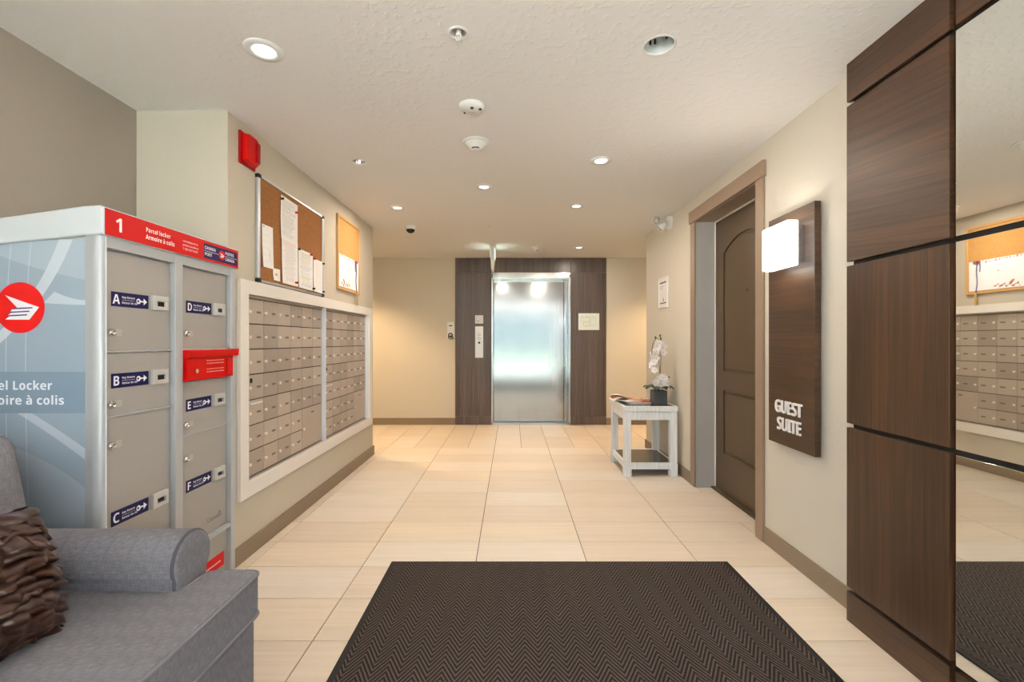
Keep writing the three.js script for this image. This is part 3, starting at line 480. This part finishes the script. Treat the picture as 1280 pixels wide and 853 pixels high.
// ---------------------------------------------------------------- parcel locker
{
  const FX = -1.45, DX = FX - 0.022, BX = -1.965, n0 = 1.61, n1 = 2.385;
  const L = thing('parcel_locker', 'tall grey metal parcel locker with red header and lettered doors', 'locker', [-1.7, 0, 2.0]);
  part('cabinet_body', box(BX, DX - 0.012, 0, 1.6, n0 + 0.008, n1, 0.004), M.aluPaint, L);
  // cap: slopes back
  const cap = part('cap', extZ(shapeOf([[FX + 0.012, 1.602], [FX + 0.012, 1.697], [FX, 1.704], [FX - 0.06, 1.7], [BX, 1.635], [BX, 1.552], [FX - 0.06, 1.597]]), n0 - 0.012, n1 + 0.006, 0.006, 3), M.cap, L);
  const flagLogo = (g, x, y, r) => {      // the winged-envelope roundel on the header and the side
    g.fillStyle = '#d80808'; g.beginPath(); g.arc(x, y, r, 0, 7); g.fill();
    const P = (c, pts) => { g.fillStyle = c; g.beginPath(); pts.forEach(([a, b], i) => (i ? g.lineTo(x + a * r, y + b * r) : g.moveTo(x + a * r, y + b * r))); g.closePath(); g.fill(); };
    P('#f2f2f4', [[-0.62, -0.5], [0.78, -0.02], [0.38, 0.47], [-0.62, 0.47], [-0.42, 0.33], [-0.36, 0.3], [-0.5, 0.3], [-0.32, 0.16], [-0.4, 0.14], [-0.28, 0.03], [-0.12, 0.0]]);
    g.strokeStyle = '#2c2c78'; g.lineWidth = r * 0.045;
    for (const [a, y0, b] of [[-0.3, 0.04, 0.5], [-0.4, 0.18, 0.38], [-0.5, 0.32, 0.28]]) { g.beginPath(); g.moveTo(x + a * r, y + y0 * r); g.lineTo(x + b * r, y + (y0 - 0.04) * r); g.stroke(); }
    P('#d80808', [[-0.72, 0.06], [-0.3, 0.04], [-0.42, 0.16], [-0.8, 0.2]]);
  };
  const header = canvasTex(2048, 252, (g, w, h) => {
    const sx = (d) => ((d - n0) / (n1 - n0)) * w;
    g.fillStyle = '#c00404'; g.fillRect(0, 0, w, h); g.fillStyle = '#f4eeee'; g.font = 'bold 190px sans-serif'; g.textAlign = 'center'; g.fillText('1', sx(1.668), 196);
    g.textAlign = 'left'; g.font = 'bold 66px sans-serif'; const fit = (t, x, y, wd) => { g.save(); const m = g.measureText(t).width; g.translate(x, y); g.scale(wd / m, 1); g.fillText(t, 0, 0); g.restore(); };
    fit('Parcel locker', sx(1.786), 112, 340); fit('Armoire à colis', sx(1.786), 188, 400);
    g.font = '34px sans-serif'; fit('canadapost.ca', sx(1.985), 100, 250); fit('postescanada.ca', sx(1.985), 146, 260); fit('1 866 607-6301', sx(1.985), 192, 255);
    g.fillStyle = '#1c1c52'; const x0 = sx(2.12), x1 = sx(2.375); g.fillRect(x0, 36, x1 - x0, 186); g.fillStyle = '#eceaf2'; g.font = 'bold 54px sans-serif'; const mid = (x0 + x1) / 2;
    fit('CANADA', x0 + 14, 106, 210); fit('POST', x0 + 14, 186, 140); fit('POSTES', mid + 76, 106, 190); fit('CANADA', mid + 76, 186, 200); g.fillRect(x0 + 6, 126, x1 - x0 - 12, 5);
    flagLogo(g, mid + 10, 128, 62);
  });
  part('header_sign', sheetBox(FX + 0.012, FX + 0.0145, 1.603, 1.696, n0 - 0.002, n1 + 0.002), [ink('#fff', 0.4, { map: header }), M.red, M.red, M.red, M.red, M.red], L, 'red header strip numbered 1');
  // printed side panel
  const sx0 = BX + 0.004, sx1 = -1.506, sy0 = 0.03, sy1 = 1.585;
  const side = canvasTex(620, 2048, (g, w, h) => {
    const px = (x) => ((x - sx0) / (sx1 - sx0)) * w, py = (y) => ((sy1 - y) / (sy1 - sy0)) * h;
    g.fillStyle = '#98a9b8'; g.fillRect(0, 0, w, h);
    const swoosh = (pts, c) => { g.fillStyle = c; g.beginPath(); g.moveTo(px(pts[0][0]), py(pts[0][1])); for (let i = 1; i < pts.length; i += 2) g.quadraticCurveTo(px(pts[i][0]), py(pts[i][1]), px(pts[i + 1][0]), py(pts[i + 1][1])); g.closePath(); g.fill(); };
    swoosh([[-1.965, 1.1], [-1.66, 1.3], [-1.55, 1.6], [-1.58, 1.6], [-1.6, 1.6], [-1.7, 1.3], [-1.965, 1.15]], 'rgba(236,242,246,0.55)');
    swoosh([[-1.965, 1.6], [-1.8, 1.5], [-1.506, 1.44], [-1.506, 1.5], [-1.506, 1.6], [-1.7, 1.6], [-1.965, 1.6]], 'rgba(200,212,220,0.35)');
    swoosh([[-1.62, 1.4], [-1.56, 1.37], [-1.506, 1.37], [-1.506, 1.36], [-1.506, 1.352], [-1.6, 1.355], [-1.66, 1.36]], 'rgba(232,240,244,0.5)');
    swoosh([[-1.965, 1.12], [-1.7, 0.98], [-1.506, 0.84], [-1.506, 0.83], [-1.506, 0.8], [-1.7, 0.95], [-1.965, 1.09]], 'rgba(232,240,244,0.45)');
    swoosh([[-1.965, 0.9], [-1.7, 0.86], [-1.506, 0.7], [-1.506, 0.4], [-1.506, 0.03], [-1.8, 0.3], [-1.965, 0.5]], 'rgba(205,216,222,0.35)');
    g.strokeStyle = 'rgba(225,234,240,0.45)'; g.lineWidth = 4; for (const x of [-1.77, -1.7]) { g.beginPath(); g.moveTo(px(x), py(1.6)); g.quadraticCurveTo(px(x - 0.05), py(1.2), px(x + 0.01), py(0.2)); g.stroke(); }
    g.fillStyle = '#8095a8'; g.fillRect(0, py(1.116), w, py(0.969) - py(1.116));
    g.fillStyle = '#eef3f8'; const cm = py(0) - py(0.01), line = (t, y, wd) => { g.save(); g.font = `bold ${Math.round(cm * 4.3)}px sans-serif`; const m = g.measureText(t).width; g.translate(px(-1.915), py(y)); g.scale(wd * (w / (sx1 - sx0)) / m, 1); g.fillText(t, 0, 0); g.restore(); };
    line('Parcel Locker', 1.052, 0.287); line('Armoire à colis', 1.0, 0.33);
    flagLogo(g, px(-1.742), py(1.343), cm * 9);
  });
  part('side_panel', sheetBox(sx0, sx1, sy0, sy1, n0 + 0.002, n0 + 0.008), [M.aluPaint, M.aluPaint, M.aluPaint, M.aluPaint, std('#fff', 0.32, { map: side }), M.aluPaint], L, 'pale blue printed side with round red emblem');
  // frame
  part('corner_post', extY((() => { const s = new THREE.Shape(); s.moveTo(-1.506, n0 + 0.03); s.lineTo(-1.506, n0 - 0.004); s.lineTo(FX - 0.03, n0 - 0.006); s.quadraticCurveTo(FX, n0 - 0.006, FX, n0 + 0.012); s.lineTo(FX, n0 + 0.014); s.lineTo(FX - 0.022, n0 + 0.014); s.lineTo(FX - 0.03, n0 + 0.03); return s; })(), 0, 1.6), M.aluPaint, L);
  part('frame_bar', box(DX - 0.01, FX, 0, 1.6, 1.962, 2.007, 0.003), M.aluPaint, L); part('frame_bar', box(DX - 0.01, FX, 0, 1.6, 2.35, n1, 0.003), M.aluPaint, L);
  part('frame_bar', box(DX - 0.01, FX - 0.003, 1.562, 1.601, n0 + 0.012, n1 - 0.002), M.aluPaint, L); part('frame_bar', box(DX - 0.01, FX - 0.003, 0.268, 0.284, n0 + 0.012, n1 - 0.002), M.aluPaint, L);
  part('frame_bar', box(DX - 0.01, FX - 0.003, 0, 0.025, n0 + 0.012, n1 - 0.002), M.aluPaint, L);
  part('edge_strip', box(DX - 0.01, FX + 0.002, 0.02, 1.6, n0 + 0.013, n0 + 0.017), M.daylitStrip, L);
  const label = (ch) => canvasTex(320, 100, (g, w, h) => {
    g.fillStyle = '#12164a'; g.fillRect(0, 0, w, h); g.fillStyle = '#f0f0f4'; g.font = 'bold 92px sans-serif'; g.fillText(ch, 8, 83);
    g.font = 'bold 21px sans-serif'; g.fillText('Key Return', 84, 40); g.fillText('Retour de clé', 84, 78); g.fillRect(84, 51, 112, 2);
    g.beginPath(); g.arc(228, 50, 20, 0, 7); g.fill(); g.fillRect(240, 44, 40, 11); g.beginPath(); g.moveTo(274, 24); g.lineTo(306, 50); g.lineTo(274, 76); g.fill(); g.fillStyle = '#12164a'; g.beginPath(); g.arc(224, 50, 8, 0, 7); g.fill();
  });
  const door = (ch, d0, d1, y0, y1, ly, lockY) => {
    const dr = part('locker_door', box(DX - 0.012, DX, y0 + 0.004, y1 - 0.004, d0 + 0.003, d1 - 0.002, 0.002), M.lockerDoor, L, 'grey locker door marked ' + ch);
    part('door_lip', box(DX - 0.006, DX + 0.008, y0 - 0.003, y0 + 0.004, d0, d1, 0.002), M.aluPaint, L);
    const a = d0 + 0.045;
    part('label_plate', sheetBox(DX, DX + 0.002, ly, ly + 0.054, a, a + 0.17), [ink('#fff', 0.4, { map: label(ch) }), M.navy, M.navy, M.navy, M.navy, M.navy], dr, 'dark blue label plate lettered ' + ch);
    const s = a + 0.182;
    part('key_slot', extX(shapeOf(rect(s, s + 0.082, ly - 0.002, ly + 0.058), [rect(s + 0.022, s + 0.068, ly + 0.014, ly + 0.034)]), DX, DX + 0.014, 0.002), std('#c9cac8', 0.35, { metalness: 0.3 }), dr);
    part('slot_recess', box(DX + 0.0005, DX + 0.004, ly + 0.01, ly + 0.038, s + 0.018, s + 0.072), M.black, dr);
    part('lock', lathe([[0.001, 0.009], [0.006, 0.009], [0.007, 0.013], [0.0085, 0.013], [0.0125, 0.01], [0.0145, 0.004], [0.0145, 0]], 24).rotateZ(-Math.PI / 2).translate(DX, lockY, -(d0 + 0.043)), M.chrome, dr);
    part('lock_tag', box(DX, DX + 0.001, lockY - 0.012, lockY + 0.014, d0 + 0.066, d0 + 0.09), std('#b4b1a8', 0.3), dr);
  };
  const A0 = 1.626, A1 = 1.962, D0 = 2.01, D1 = 2.35;
  door('A', A0, A1, 1.185, 1.56, 1.354, 1.256); door('B', A0, A1, 0.945, 1.185, 1.05, 0.99); door('C', A0, A1, 0.285, 0.945, 0.54, 0.84);
  door('D', D0, D1, 1.185, 1.56, 1.354, 1.258); door('E', D0, D1, 0.801, 1.045, 0.905, 0.845); door('F', D0, D1, 0.285, 0.801, 0.537, 0.69);
  part('bottom_panel', box(DX - 0.012, DX, 0.027, 0.266, D0, D1, 0.002), M.lockerDoor, L); part('bottom_panel', box(DX - 0.012, DX, 0.027, 0.266, A0, A1, 0.002), M.lockerDoor, L);
  const red = canvasTex(256, 72, (g, w, h) => { g.fillStyle = '#d20a0c'; g.fillRect(0, 0, w, h); g.fillStyle = '#f0d8d8'; for (let i = 0; i < 9; i++) g.fillRect(54 + i * 19, 36, 14, 8); });
  part('sticker', sheetBox(DX, DX + 0.001, 0.085, 0.155, 2.13, 2.325), [ink('#fff', 0.4, { map: red }), M.red, M.red, M.red, M.red, M.red], L, 'red sticker low on the locker');
  const word = canvasTex(256, 80, (g, w, h) => { g.fillStyle = '#a5a29d'; g.fillRect(0, 0, w, h); g.fillStyle = '#3a3835'; g.font = '64px serif'; g.fillText('Canada', 8, 60); g.fillStyle = '#3a3835'; g.fillRect(196, 4, 3, 20); g.fillRect(199, 4, 20, 12); });
  part('word_mark', sheetBox(DX, DX + 0.0006, 0.335, 0.372, 2.195, 2.315), [std('#fff', 0.45, { map: word }), M.lockerDoor, M.lockerDoor, M.lockerDoor, M.lockerDoor, M.lockerDoor], L, 'dark printed wordmark');
  // red drop box between doors D and E
  const boxTex = canvasTex(256, 116, (g, w, h) => { g.fillStyle = '#c00404'; g.fillRect(0, 0, w, h); g.fillStyle = '#f2b9b0'; for (let r = 0; r < 5; r++) if (r !== 2) for (let i = 0; i < 10; i++) g.fillRect(100 + i * 10, 30 + r * 13, 7 + (i * r) % 3, 4); });
  const bx_ = part('drop_box', sheetBox(DX, DX + 0.035, 1.047, 1.165, D0 + 0.006, D1 - 0.006), [ink('#fff', 0.4, { map: boxTex }), M.red, M.red, M.red, M.red, M.red], L, 'red drop box with lid');
  part('lid', extX(shapeOf([[D0 - 0.004, 1.15], [D1 + 0.022, 1.15], [D1 + 0.026, 1.185], [D0 - 0.002, 1.185]]), DX, DX + 0.05, 0.006, 3), M.red, bx_);
  part('lid_print', sheetBox(DX + 0.012, DX + 0.04, 1.185, 1.1856, D0 + 0.1, D0 + 0.26), [M.white, M.white, std('#fff', 0.4, { map: canvasTex(64, 256, (g) => { g.fillStyle = '#c00404'; g.fillRect(0, 0, 64, 256); g.fillStyle = '#f4e6e4'; g.fillRect(18, 20, 26, 60); g.fillRect(18, 96, 26, 20); g.fillRect(18, 130, 26, 90); }) }), M.white, M.white, M.white], bx_);
  part('lock', cyl(0.01, 0.01, 0.006, 18).rotateZ(Math.PI / 2).translate(DX + 0.038, 1.088, -(D0 + 0.06)), M.chrome, bx_);
  part('hinge_rib', box(DX + 0.034, DX + 0.044, 1.06, 1.14, D1 - 0.06, D1 - 0.035, 0.005), M.red, bx_);
}

// ---------------------------------------------------------------- sofa and pillow
{
  const S = thing('sofa', 'grey woven fabric sofa with rolled arm and welted seat cushion', 'sofa', [-1.35, 0, 0.5]);
  const far = 1.47, near = -0.45, fx = -0.808;
  part('base', box(-1.93, fx - 0.015, 0.06, 0.342, near + 0.03, far - 0.005, 0.02), M.fabric, S);
  for (const x of [-1.86, -0.88]) for (const d of [near + 0.1, far - 0.08]) part('foot', box(x - 0.03, x + 0.03, 0, 0.065, d - 0.03, d + 0.03, 0.005), M.dark, S);
  const welt = (pts, r = 0.006, closed = true) => tube(pts, r, pts.length * 3, closed, 0.3, 8);
  part('welt', welt([V(fx - 0.018, 0.335, near + 0.04), V(fx - 0.016, 0.335, 0.5), V(fx - 0.016, 0.335, far - 0.04), V(fx - 0.03, 0.335, far - 0.008), V(-1.0, 0.335, far - 0.006)], 0.006, false), M.piping, S);
  // seat cushions: the far one is T-shaped, its ear in front of the arm
  const rounded = (P, r) => { const s = new THREE.Shape(), n = P.length, cut = (i, j) => { const a = P[i], b = P[j], l = Math.hypot(b[0] - a[0], b[1] - a[1]); return [a[0] + (b[0] - a[0]) * r / l, a[1] + (b[1] - a[1]) * r / l]; };
    for (let i = 0; i < n; i++) { const p = cut(i, (i + n - 1) % n), q = cut(i, (i + 1) % n); i ? s.lineTo(...p) : s.moveTo(...p); s.quadraticCurveTo(...P[i], ...q); } s.closePath(); return s; };
  const cushion = (P) => {
    const s = rounded(P, 0.035), y0 = 0.35, y1 = 0.487;
    const g = extY(s, y0, y1, 0.012, 3), c = part('seat_cushion', crown(g, P, y1), M.fabric, S);
    const loop = s.getSpacedPoints(140).slice(0, -1);
    for (const y of [y1 - 0.006, y0 + 0.006]) part('welt', tube(loop.map((p) => V(p.x, y, p.y)), 0.0055, 420, true, 0.5, 7), M.piping, c);
  };
  function crown(g) { return g; }
  cushion([[-1.5, 0.515], [fx, 0.515], [fx, far], [-0.975, far], [-0.985, 1.345], [-1.5, 1.345]]);
  cushion([[-1.5, near + 0.125], [-0.985, near + 0.125], [-0.975, near], [fx, near], [fx, 0.505], [-1.5, 0.505]]);
  // rolled arms
  const arm = (c, s) => {   // c: centre line of the roll, s: +1 the outer side is farther away
    const P = []; for (let i = 0; i <= 20; i++) { const a = -0.62 + (i / 20) * (Math.PI + 1.1); P.push([c + s * 0.083 * Math.cos(a), 0.548 + 0.087 * Math.sin(a)]); }
    P.push([c - s * 0.066, 0.3], [c + s * 0.046, 0.3]);
    const m = part('arm', extX(shapeOf(s > 0 ? P : P.reverse()), -1.93, -0.99, 0.014, 4), M.fabric, S);
    const loop = []; for (let i = 0; i <= 30; i++) { const a = -0.62 + (i / 30) * (Math.PI + 1.1); loop.push(V(-1.0, 0.548 + 0.083 * Math.sin(a), c + s * 0.079 * Math.cos(a))); }
    loop.push(V(-1.0, 0.4, c - s * 0.064), V(-1.0, 0.31, c - s * 0.062));
    part('welt', welt(loop, 0.0055, false), std('#4b4b52', 0.9), m);
    part('arm_base', box(-1.93, -1.0, 0.06, 0.4, c - 0.06, c + 0.045, 0.01), M.fabric, m);
  };
  arm(1.418, 1); arm(near + 0.055, -1);
  part('back_frame', extZ(shapeOf([[-1.95, 0.1], [-1.6, 0.1], [-1.64, 0.87], [-1.68, 0.9], [-1.9, 0.9], [-1.94, 0.83]]), near, far, 0.015, 3), M.fabric, S);
  for (const [a, b] of [[0.53, 1.38], [near + 0.12, 0.5]]) {
    const g = new RoundedBoxGeometry(0.2, 0.47, b - a, 5, 0.06); g.rotateZ(0.2).translate(-1.535, 0.715, -(a + b) / 2);
    part('back_cushion', metric(g), M.fabric, S);
  }
}
{ // ruffled satin pillow leaning in the corner of the seat
  const C = [-1.262, 0.64, 0.985], t = thing('throw_pillow', 'dark brown satin throw pillow covered in ruffles on the grey sofa', 'pillow', [C[0], 0.487, C[2]]);
  const hw = 0.2, hh = 0.158, th = 0.1;
  const q = new THREE.Matrix4().makeTranslation(C[0], C[1], -C[2]).multiply(new THREE.Matrix4().makeRotationY(Math.PI / 2 - 0.22)).multiply(new THREE.Matrix4().makeRotationX(-0.3));
  const thick = (x, y) => th * Math.pow(Math.max(0, 1 - Math.pow(Math.abs(x), 2.6)), 0.5) * Math.pow(Math.max(0, 1 - Math.pow(Math.abs(y), 2.6)), 0.5);
  const satin = new THREE.MeshPhysicalMaterial({ color: '#301a11', roughness: 0.28, sheen: 0.6, sheenColor: new THREE.Color('#a0714f'), sheenRoughness: 0.4, side: THREE.DoubleSide });
  const N = 28, pos = [], idx = [];
  for (const s of [1, -1]) { const o = pos.length / 3; for (let j = 0; j <= N; j++) for (let i = 0; i <= N; i++) { const x = i / N * 2 - 1, y = j / N * 2 - 1, c = 1 - 0.06 * x * x * y * y; pos.push(x * hw * c, y * hh * c, s * thick(x, y)); } for (let j = 0; j < N; j++) for (let i = 0; i < N; i++) { const a = o + j * (N + 1) + i, b = a + 1, c = a + N + 1, d = c + 1; s > 0 ? idx.push(a, b, d, a, d, c) : idx.push(a, d, b, a, c, d); } }
  const mk = (p, i) => { const g = new THREE.BufferGeometry(); g.setAttribute('position', new THREE.Float32BufferAttribute(p, 3)); g.setIndex(i); g.computeVertexNormals(); g.setAttribute('uv', new THREE.Float32BufferAttribute(new Float32Array(p.length / 3 * 2), 2)); return g.applyMatrix4(q); };
  const core = part('cover', mk(pos, idx), std('#1f120b', 0.6), t);
  const rows = 17;
  for (let r = 0; r < rows; r++) for (const s of [1, -1]) {
    if (s < 0 && r % 2) continue;
    const p = [], f = [], K = 130, Wd = 4, y0 = 1.0 - r / (rows - 1) * 1.93, ph = rnd() * 100;
    for (let k = 0; k <= K; k++) {
      const x = (k / K * 2 - 1) * 1.0, gather = Math.sin(k * 0.4 + 3 * vnoise(k * 0.13, r * 3.1, 999, 999, 5) + ph), crumple = vnoise(k * 0.14 + ph, r * 1.7, 999, 999, 8) - 0.5, big = vnoise(k * 0.07 + ph, r * 2.3, 999, 999, 18) - 0.5;
      for (let w = 0; w <= Wd; w++) {
        const e = w / Wd, y = y0 - e * (0.19 + 0.2 * big) + 0.05 * crumple, z0 = thick(x, Math.max(-1, Math.min(1, y)));
        const out = 0.003 + e * (0.008 + 0.008 * gather + 0.024 * crumple) + 0.01 * Math.sin(e * Math.PI);
        p.push(x * (hw + 0.018 * e * (1 + crumple)), y * hh, s * (z0 * 0.97 + out));
      }
    }
    for (let k = 0; k < K; k++) for (let w = 0; w < Wd; w++) { const a = k * (Wd + 1) + w, b = a + 1, c = a + Wd + 1, d = c + 1; f.push(a, b, d, a, d, c); }
    part('ruffle', mk(p, f), satin, t);
  }
}

// ---------------------------------------------------------------- mat
{
  const m = thing('entrance_mat', 'large dark brown chevron entrance mat on the tile floor', 'mat', [0.265, 0, 1.2]);
  const x0 = -0.665, x1 = 1.19, d0 = -0.6, d1 = 2.516;
  part('rubber_border', extY(shapeOf(rect(x0, x1, d0, d1), [rect(x0 + 0.03, x1 - 0.03, d0 + 0.03, d1 - 0.018)]), 0.0, 0.007, 0.002), M.rubber, m);
  part('carpet', box(x0 + 0.028, x1 - 0.028, 0.0005, 0.009, d0 + 0.028, d1 - 0.016), M.mat, m);
}

// ---------------------------------------------------------------- side table with magazines and orchid
{
  const x0 = 1.012, x1 = 1.49, d0 = 4.1, d1 = 4.66, T = 0.635;
  const t = thing('side_table', 'whitewashed wooden side table with dark top and low shelf', 'table', [1.25, 0, 4.38]);
  part('table_top', box(x0 + 0.012, x1 - 0.012, T - 0.02, T, d0 + 0.012, d1 - 0.012, 0.002), M.tableTop, t);
  for (const [a, b, c, d] of [[x0 - 0.006, x1 + 0.006, d0 - 0.006, d0 + 0.02], [x0 - 0.006, x1 + 0.006, d1 - 0.02, d1 + 0.006], [x0 - 0.006, x0 + 0.02, d0 + 0.02, d1 - 0.02], [x1 - 0.02, x1 + 0.006, d0 + 0.02, d1 - 0.02]]) part('top_edge', box(a, b, T - 0.045, T + 0.001, c, d, 0.004), M.whitewash, t);
  for (const [a, b, c, d] of [[x0 + 0.01, x1 - 0.01, d0 + 0.008, d0 + 0.03], [x0 + 0.01, x1 - 0.01, d1 - 0.03, d1 - 0.008], [x0 + 0.008, x0 + 0.03, d0 + 0.02, d1 - 0.02], [x1 - 0.03, x1 - 0.008, d0 + 0.02, d1 - 0.02]]) {
    part('apron', box(a, b, T - 0.125, T - 0.045, c, d, 0.003), M.whitewash, t); part('rail', box(a, b, 0.065, 0.125, c, d, 0.003), M.whitewash, t);
  }
  part('shelf', box(x0 + 0.02, x1 - 0.02, 0.1, 0.122, d0 + 0.02, d1 - 0.02, 0.002), M.tableTop, t);
  for (const x of [x0, x1 - 0.062]) for (const d of [d0, d1 - 0.062]) { const l = part('leg', box(x, x + 0.062, 0.12, T - 0.048, d, d + 0.062, 0.004), M.whitewash, t); part('foot', box(x - 0.004, x + 0.066, 0, 0.121, d - 0.004, d + 0.066, 0.006), M.whitewash, l); }
  const cover = (a, b, c, k) => canvasTex(128, 170, (g, w, h) => { g.fillStyle = a; g.fillRect(0, 0, w, h); g.fillStyle = b; g.fillRect(0, 20 + k * 20, w, 40); g.fillStyle = c; g.beginPath(); g.ellipse(64, 110, 40, 30, k, 0, 7); g.fill(); g.fillStyle = '#f1efe9'; g.fillRect(10, 8, 80, 12); });
  const mags = [['#d9d6d2', '#3a4048', '#a9b4b8', 0.15, 1.19, 4.4, 'grey magazine at the bottom of the fan on the side table'], ['#c8562c', '#e9c9a0', '#7c2d1a', -0.35, 1.225, 4.42, 'orange and cream magazine spread on the side table'], ['#e7e3dc', '#2c2c2e', '#b65a3a', 0.5, 1.12, 4.45, 'magazine with black and white cover on the side table'], ['#b8452b', '#ded6cc', '#d98a4a', 0.95, 1.16, 4.42, 'topmost red magazine nearest the orchid']];
  mags.forEach(([a, b, c, turn, x, d, label], i) => {
    const y = T + 0.001 + i * 0.0065, g = thing('magazine', label, 'magazine', [x, y, d]);
    const cv = [M.paper, M.paper, std('#fff', 0.35, { map: cover(a, b, c, i) }), M.paper, M.paper, M.paper];
    const pages = new THREE.BoxGeometry(0.203, 0.0045, 0.272).rotateY(turn).translate(x, y + 0.0025, -d), top = new THREE.BoxGeometry(0.206, 0.0008, 0.275).rotateY(turn).translate(x, y + 0.0052, -d);
    part('pages', pages, M.paper, g); part('cover', top, cv, g);
  });
  // an open brochure drooping over the table's left edge
  const br = thing('brochure', 'open brochure with loose pages drooping over the left table edge', 'brochure', [1.05, T, 4.5]);
  ['#e9e5de', '#c56a48', '#39404a', '#efe9e0'].forEach((c, i) => {
    const g = new THREE.PlaneGeometry(0.2, 0.2, 10, 1), p = g.attributes.position;
    for (let k = 0; k < p.count; k++) { const u = p.getX(k) + 0.1; p.setXYZ(k, 1.12 - u * (0.8 - 0.06 * i), T + 0.028 + i * 0.0025 + (0.16 * i - 0.24) * u * u + 0.02 * Math.sin(u * 15), -(4.47 + p.getY(k) * (1 - 0.25 * i * u / 0.2) + u * 0.25 * (i - 1))); }
    g.computeVertexNormals(); part('page', g, std(c, 0.6, { side: THREE.DoubleSide }), br);
  });
}
{
  const px = 1.385, pd = 4.3, T = 0.6355;
  const o = thing('potted_orchid', 'white potted orchid in a grey square pot on the side table', 'plant', [px, T, pd]);
  part('pot', extY(shapeOf(rect(px - 0.062, px + 0.062, pd - 0.062, pd + 0.062), [rect(px - 0.054, px + 0.054, pd - 0.054, pd + 0.054)]), T, T + 0.125, 0.003), std('#55585b', 0.25), o);
  part('soil', box(px - 0.055, px + 0.055, T + 0.004, T + 0.1, pd - 0.055, pd + 0.055), M.dark, o);
  const leafM = std('#24402a', 0.4, { side: THREE.DoubleSide });
  for (let i = 0; i < 8; i++) {
    const a = [0.2, 1.3, 2.3, 2.95, 3.5, 4.3, 5.0, 5.7][i], L = 0.12 + 0.02 * (i % 3), g = new THREE.PlaneGeometry(L, 0.05, 12, 4), p = g.attributes.position;
    for (let k = 0; k < p.count; k++) { const u = p.getX(k) / L + 0.5, v = p.getY(k) / 0.05; p.setXYZ(k, u * L, 0.05 * Math.sin(u * 2.6) + 0.03 * v * v, v * 0.11 * Math.pow(Math.sin(Math.PI * Math.min(0.97, u * 0.9 + 0.08)), 0.7)); }
    g.computeVertexNormals(); g.rotateY(a).translate(px, T + 0.112, -pd); part('leaf', g, leafM, o);
  }
  const stems = [[[0.005, 0.1, 0], [0.02, 0.3, 0.01], [0.018, 0.5, 0], [-0.015, 0.62, -0.01], [-0.06, 0.56, -0.02], [-0.075, 0.44, -0.03]], [[-0.005, 0.1, 0.01], [0.012, 0.25, 0.0], [0.01, 0.42, 0.02], [0.03, 0.58, 0.03], [0.02, 0.64, 0.02]]];
  const curves = stems.map((s) => new THREE.CatmullRomCurve3(s.map(([x, y, d]) => V(px + x, T + y, pd + d))));
  for (const c of curves) part('stem', new THREE.TubeGeometry(c, 40, 0.0035, 7), std('#6b5a34', 0.6), o);
  const petalM = std('#f3efec', 0.6, { side: THREE.DoubleSide }), heart = std('#d9b7a8', 0.5);
  const petal = (l, w) => { const g = new THREE.PlaneGeometry(1, 1, 5, 5), p = g.attributes.position; for (let k = 0; k < p.count; k++) { const u = p.getX(k) + 0.5, v = p.getY(k) * 2, h = Math.pow(Math.sin(Math.PI * (0.08 + 0.88 * u)), 0.6); p.setXYZ(k, u * l, v * w * 0.5 * h, 0.006 * v * v + 0.01 * u * u); } g.computeVertexNormals(); return g; };
  const bloomG = merge([0, 1, 2, 3, 4].map((i) => petal(i % 5 === 1 || i === 4 ? 0.04 : 0.036, i === 1 || i === 4 ? 0.044 : 0.026).rotateZ(Math.PI / 2 + i * Math.PI * 0.4)));
  const heartG = new THREE.SphereGeometry(0.006, 10, 8).translate(0, -0.003, 0.006);
  const bloom = (x, y, d, ax, ay) => { const m = placed('blossom', bloomG, petalM, o, V(px + x, T + y, pd + d)); m.rotation.set(ax, ay, rr(-0.5, 0.5)); const h = shadows(new THREE.Mesh(heartG, heart)); h.name = numbered('flower_centre'); m.add(h); };
  for (let i = 0; i < 15; i++) { const u = i / 14; bloom(-0.055 + 0.05 * u * u + rr(-0.012, 0.012), 0.32 + 0.25 * u, -0.03 + rr(-0.03, 0.02), rr(-0.3, 0.3), -0.4 + (i % 2 ? 0.7 : -0.5)); }
  for (const [x, y, d] of [[0.012, 0.56, -0.02], [0.03, 0.53, -0.025], [0.035, 0.48, -0.01], [-0.03, 0.24, -0.05], [0.025, 0.25, -0.06], [0.05, 0.23, -0.04], [0.0, 0.195, -0.07], [-0.015, 0.165, -0.06], [0.04, 0.17, -0.05], [-0.045, 0.2, -0.04]]) bloom(x, y, d, rr(-0.3, 0.3), rr(-0.6, 0.5));
  for (const [x, y, d] of [[-0.03, 0.622, 0], [0.02, 0.64, 0.02], [0.03, 0.61, 0.03], [0.085, 0.25, -0.03], [0.08, 0.22, -0.03]]) part('bud', new THREE.SphereGeometry(0.011, 12, 10).scale(0.8, 1.2, 0.8).translate(px + x, T + y, -(pd + d)), std('#4e5a36', 0.6), o);
}

renderer.render(scene, camera);
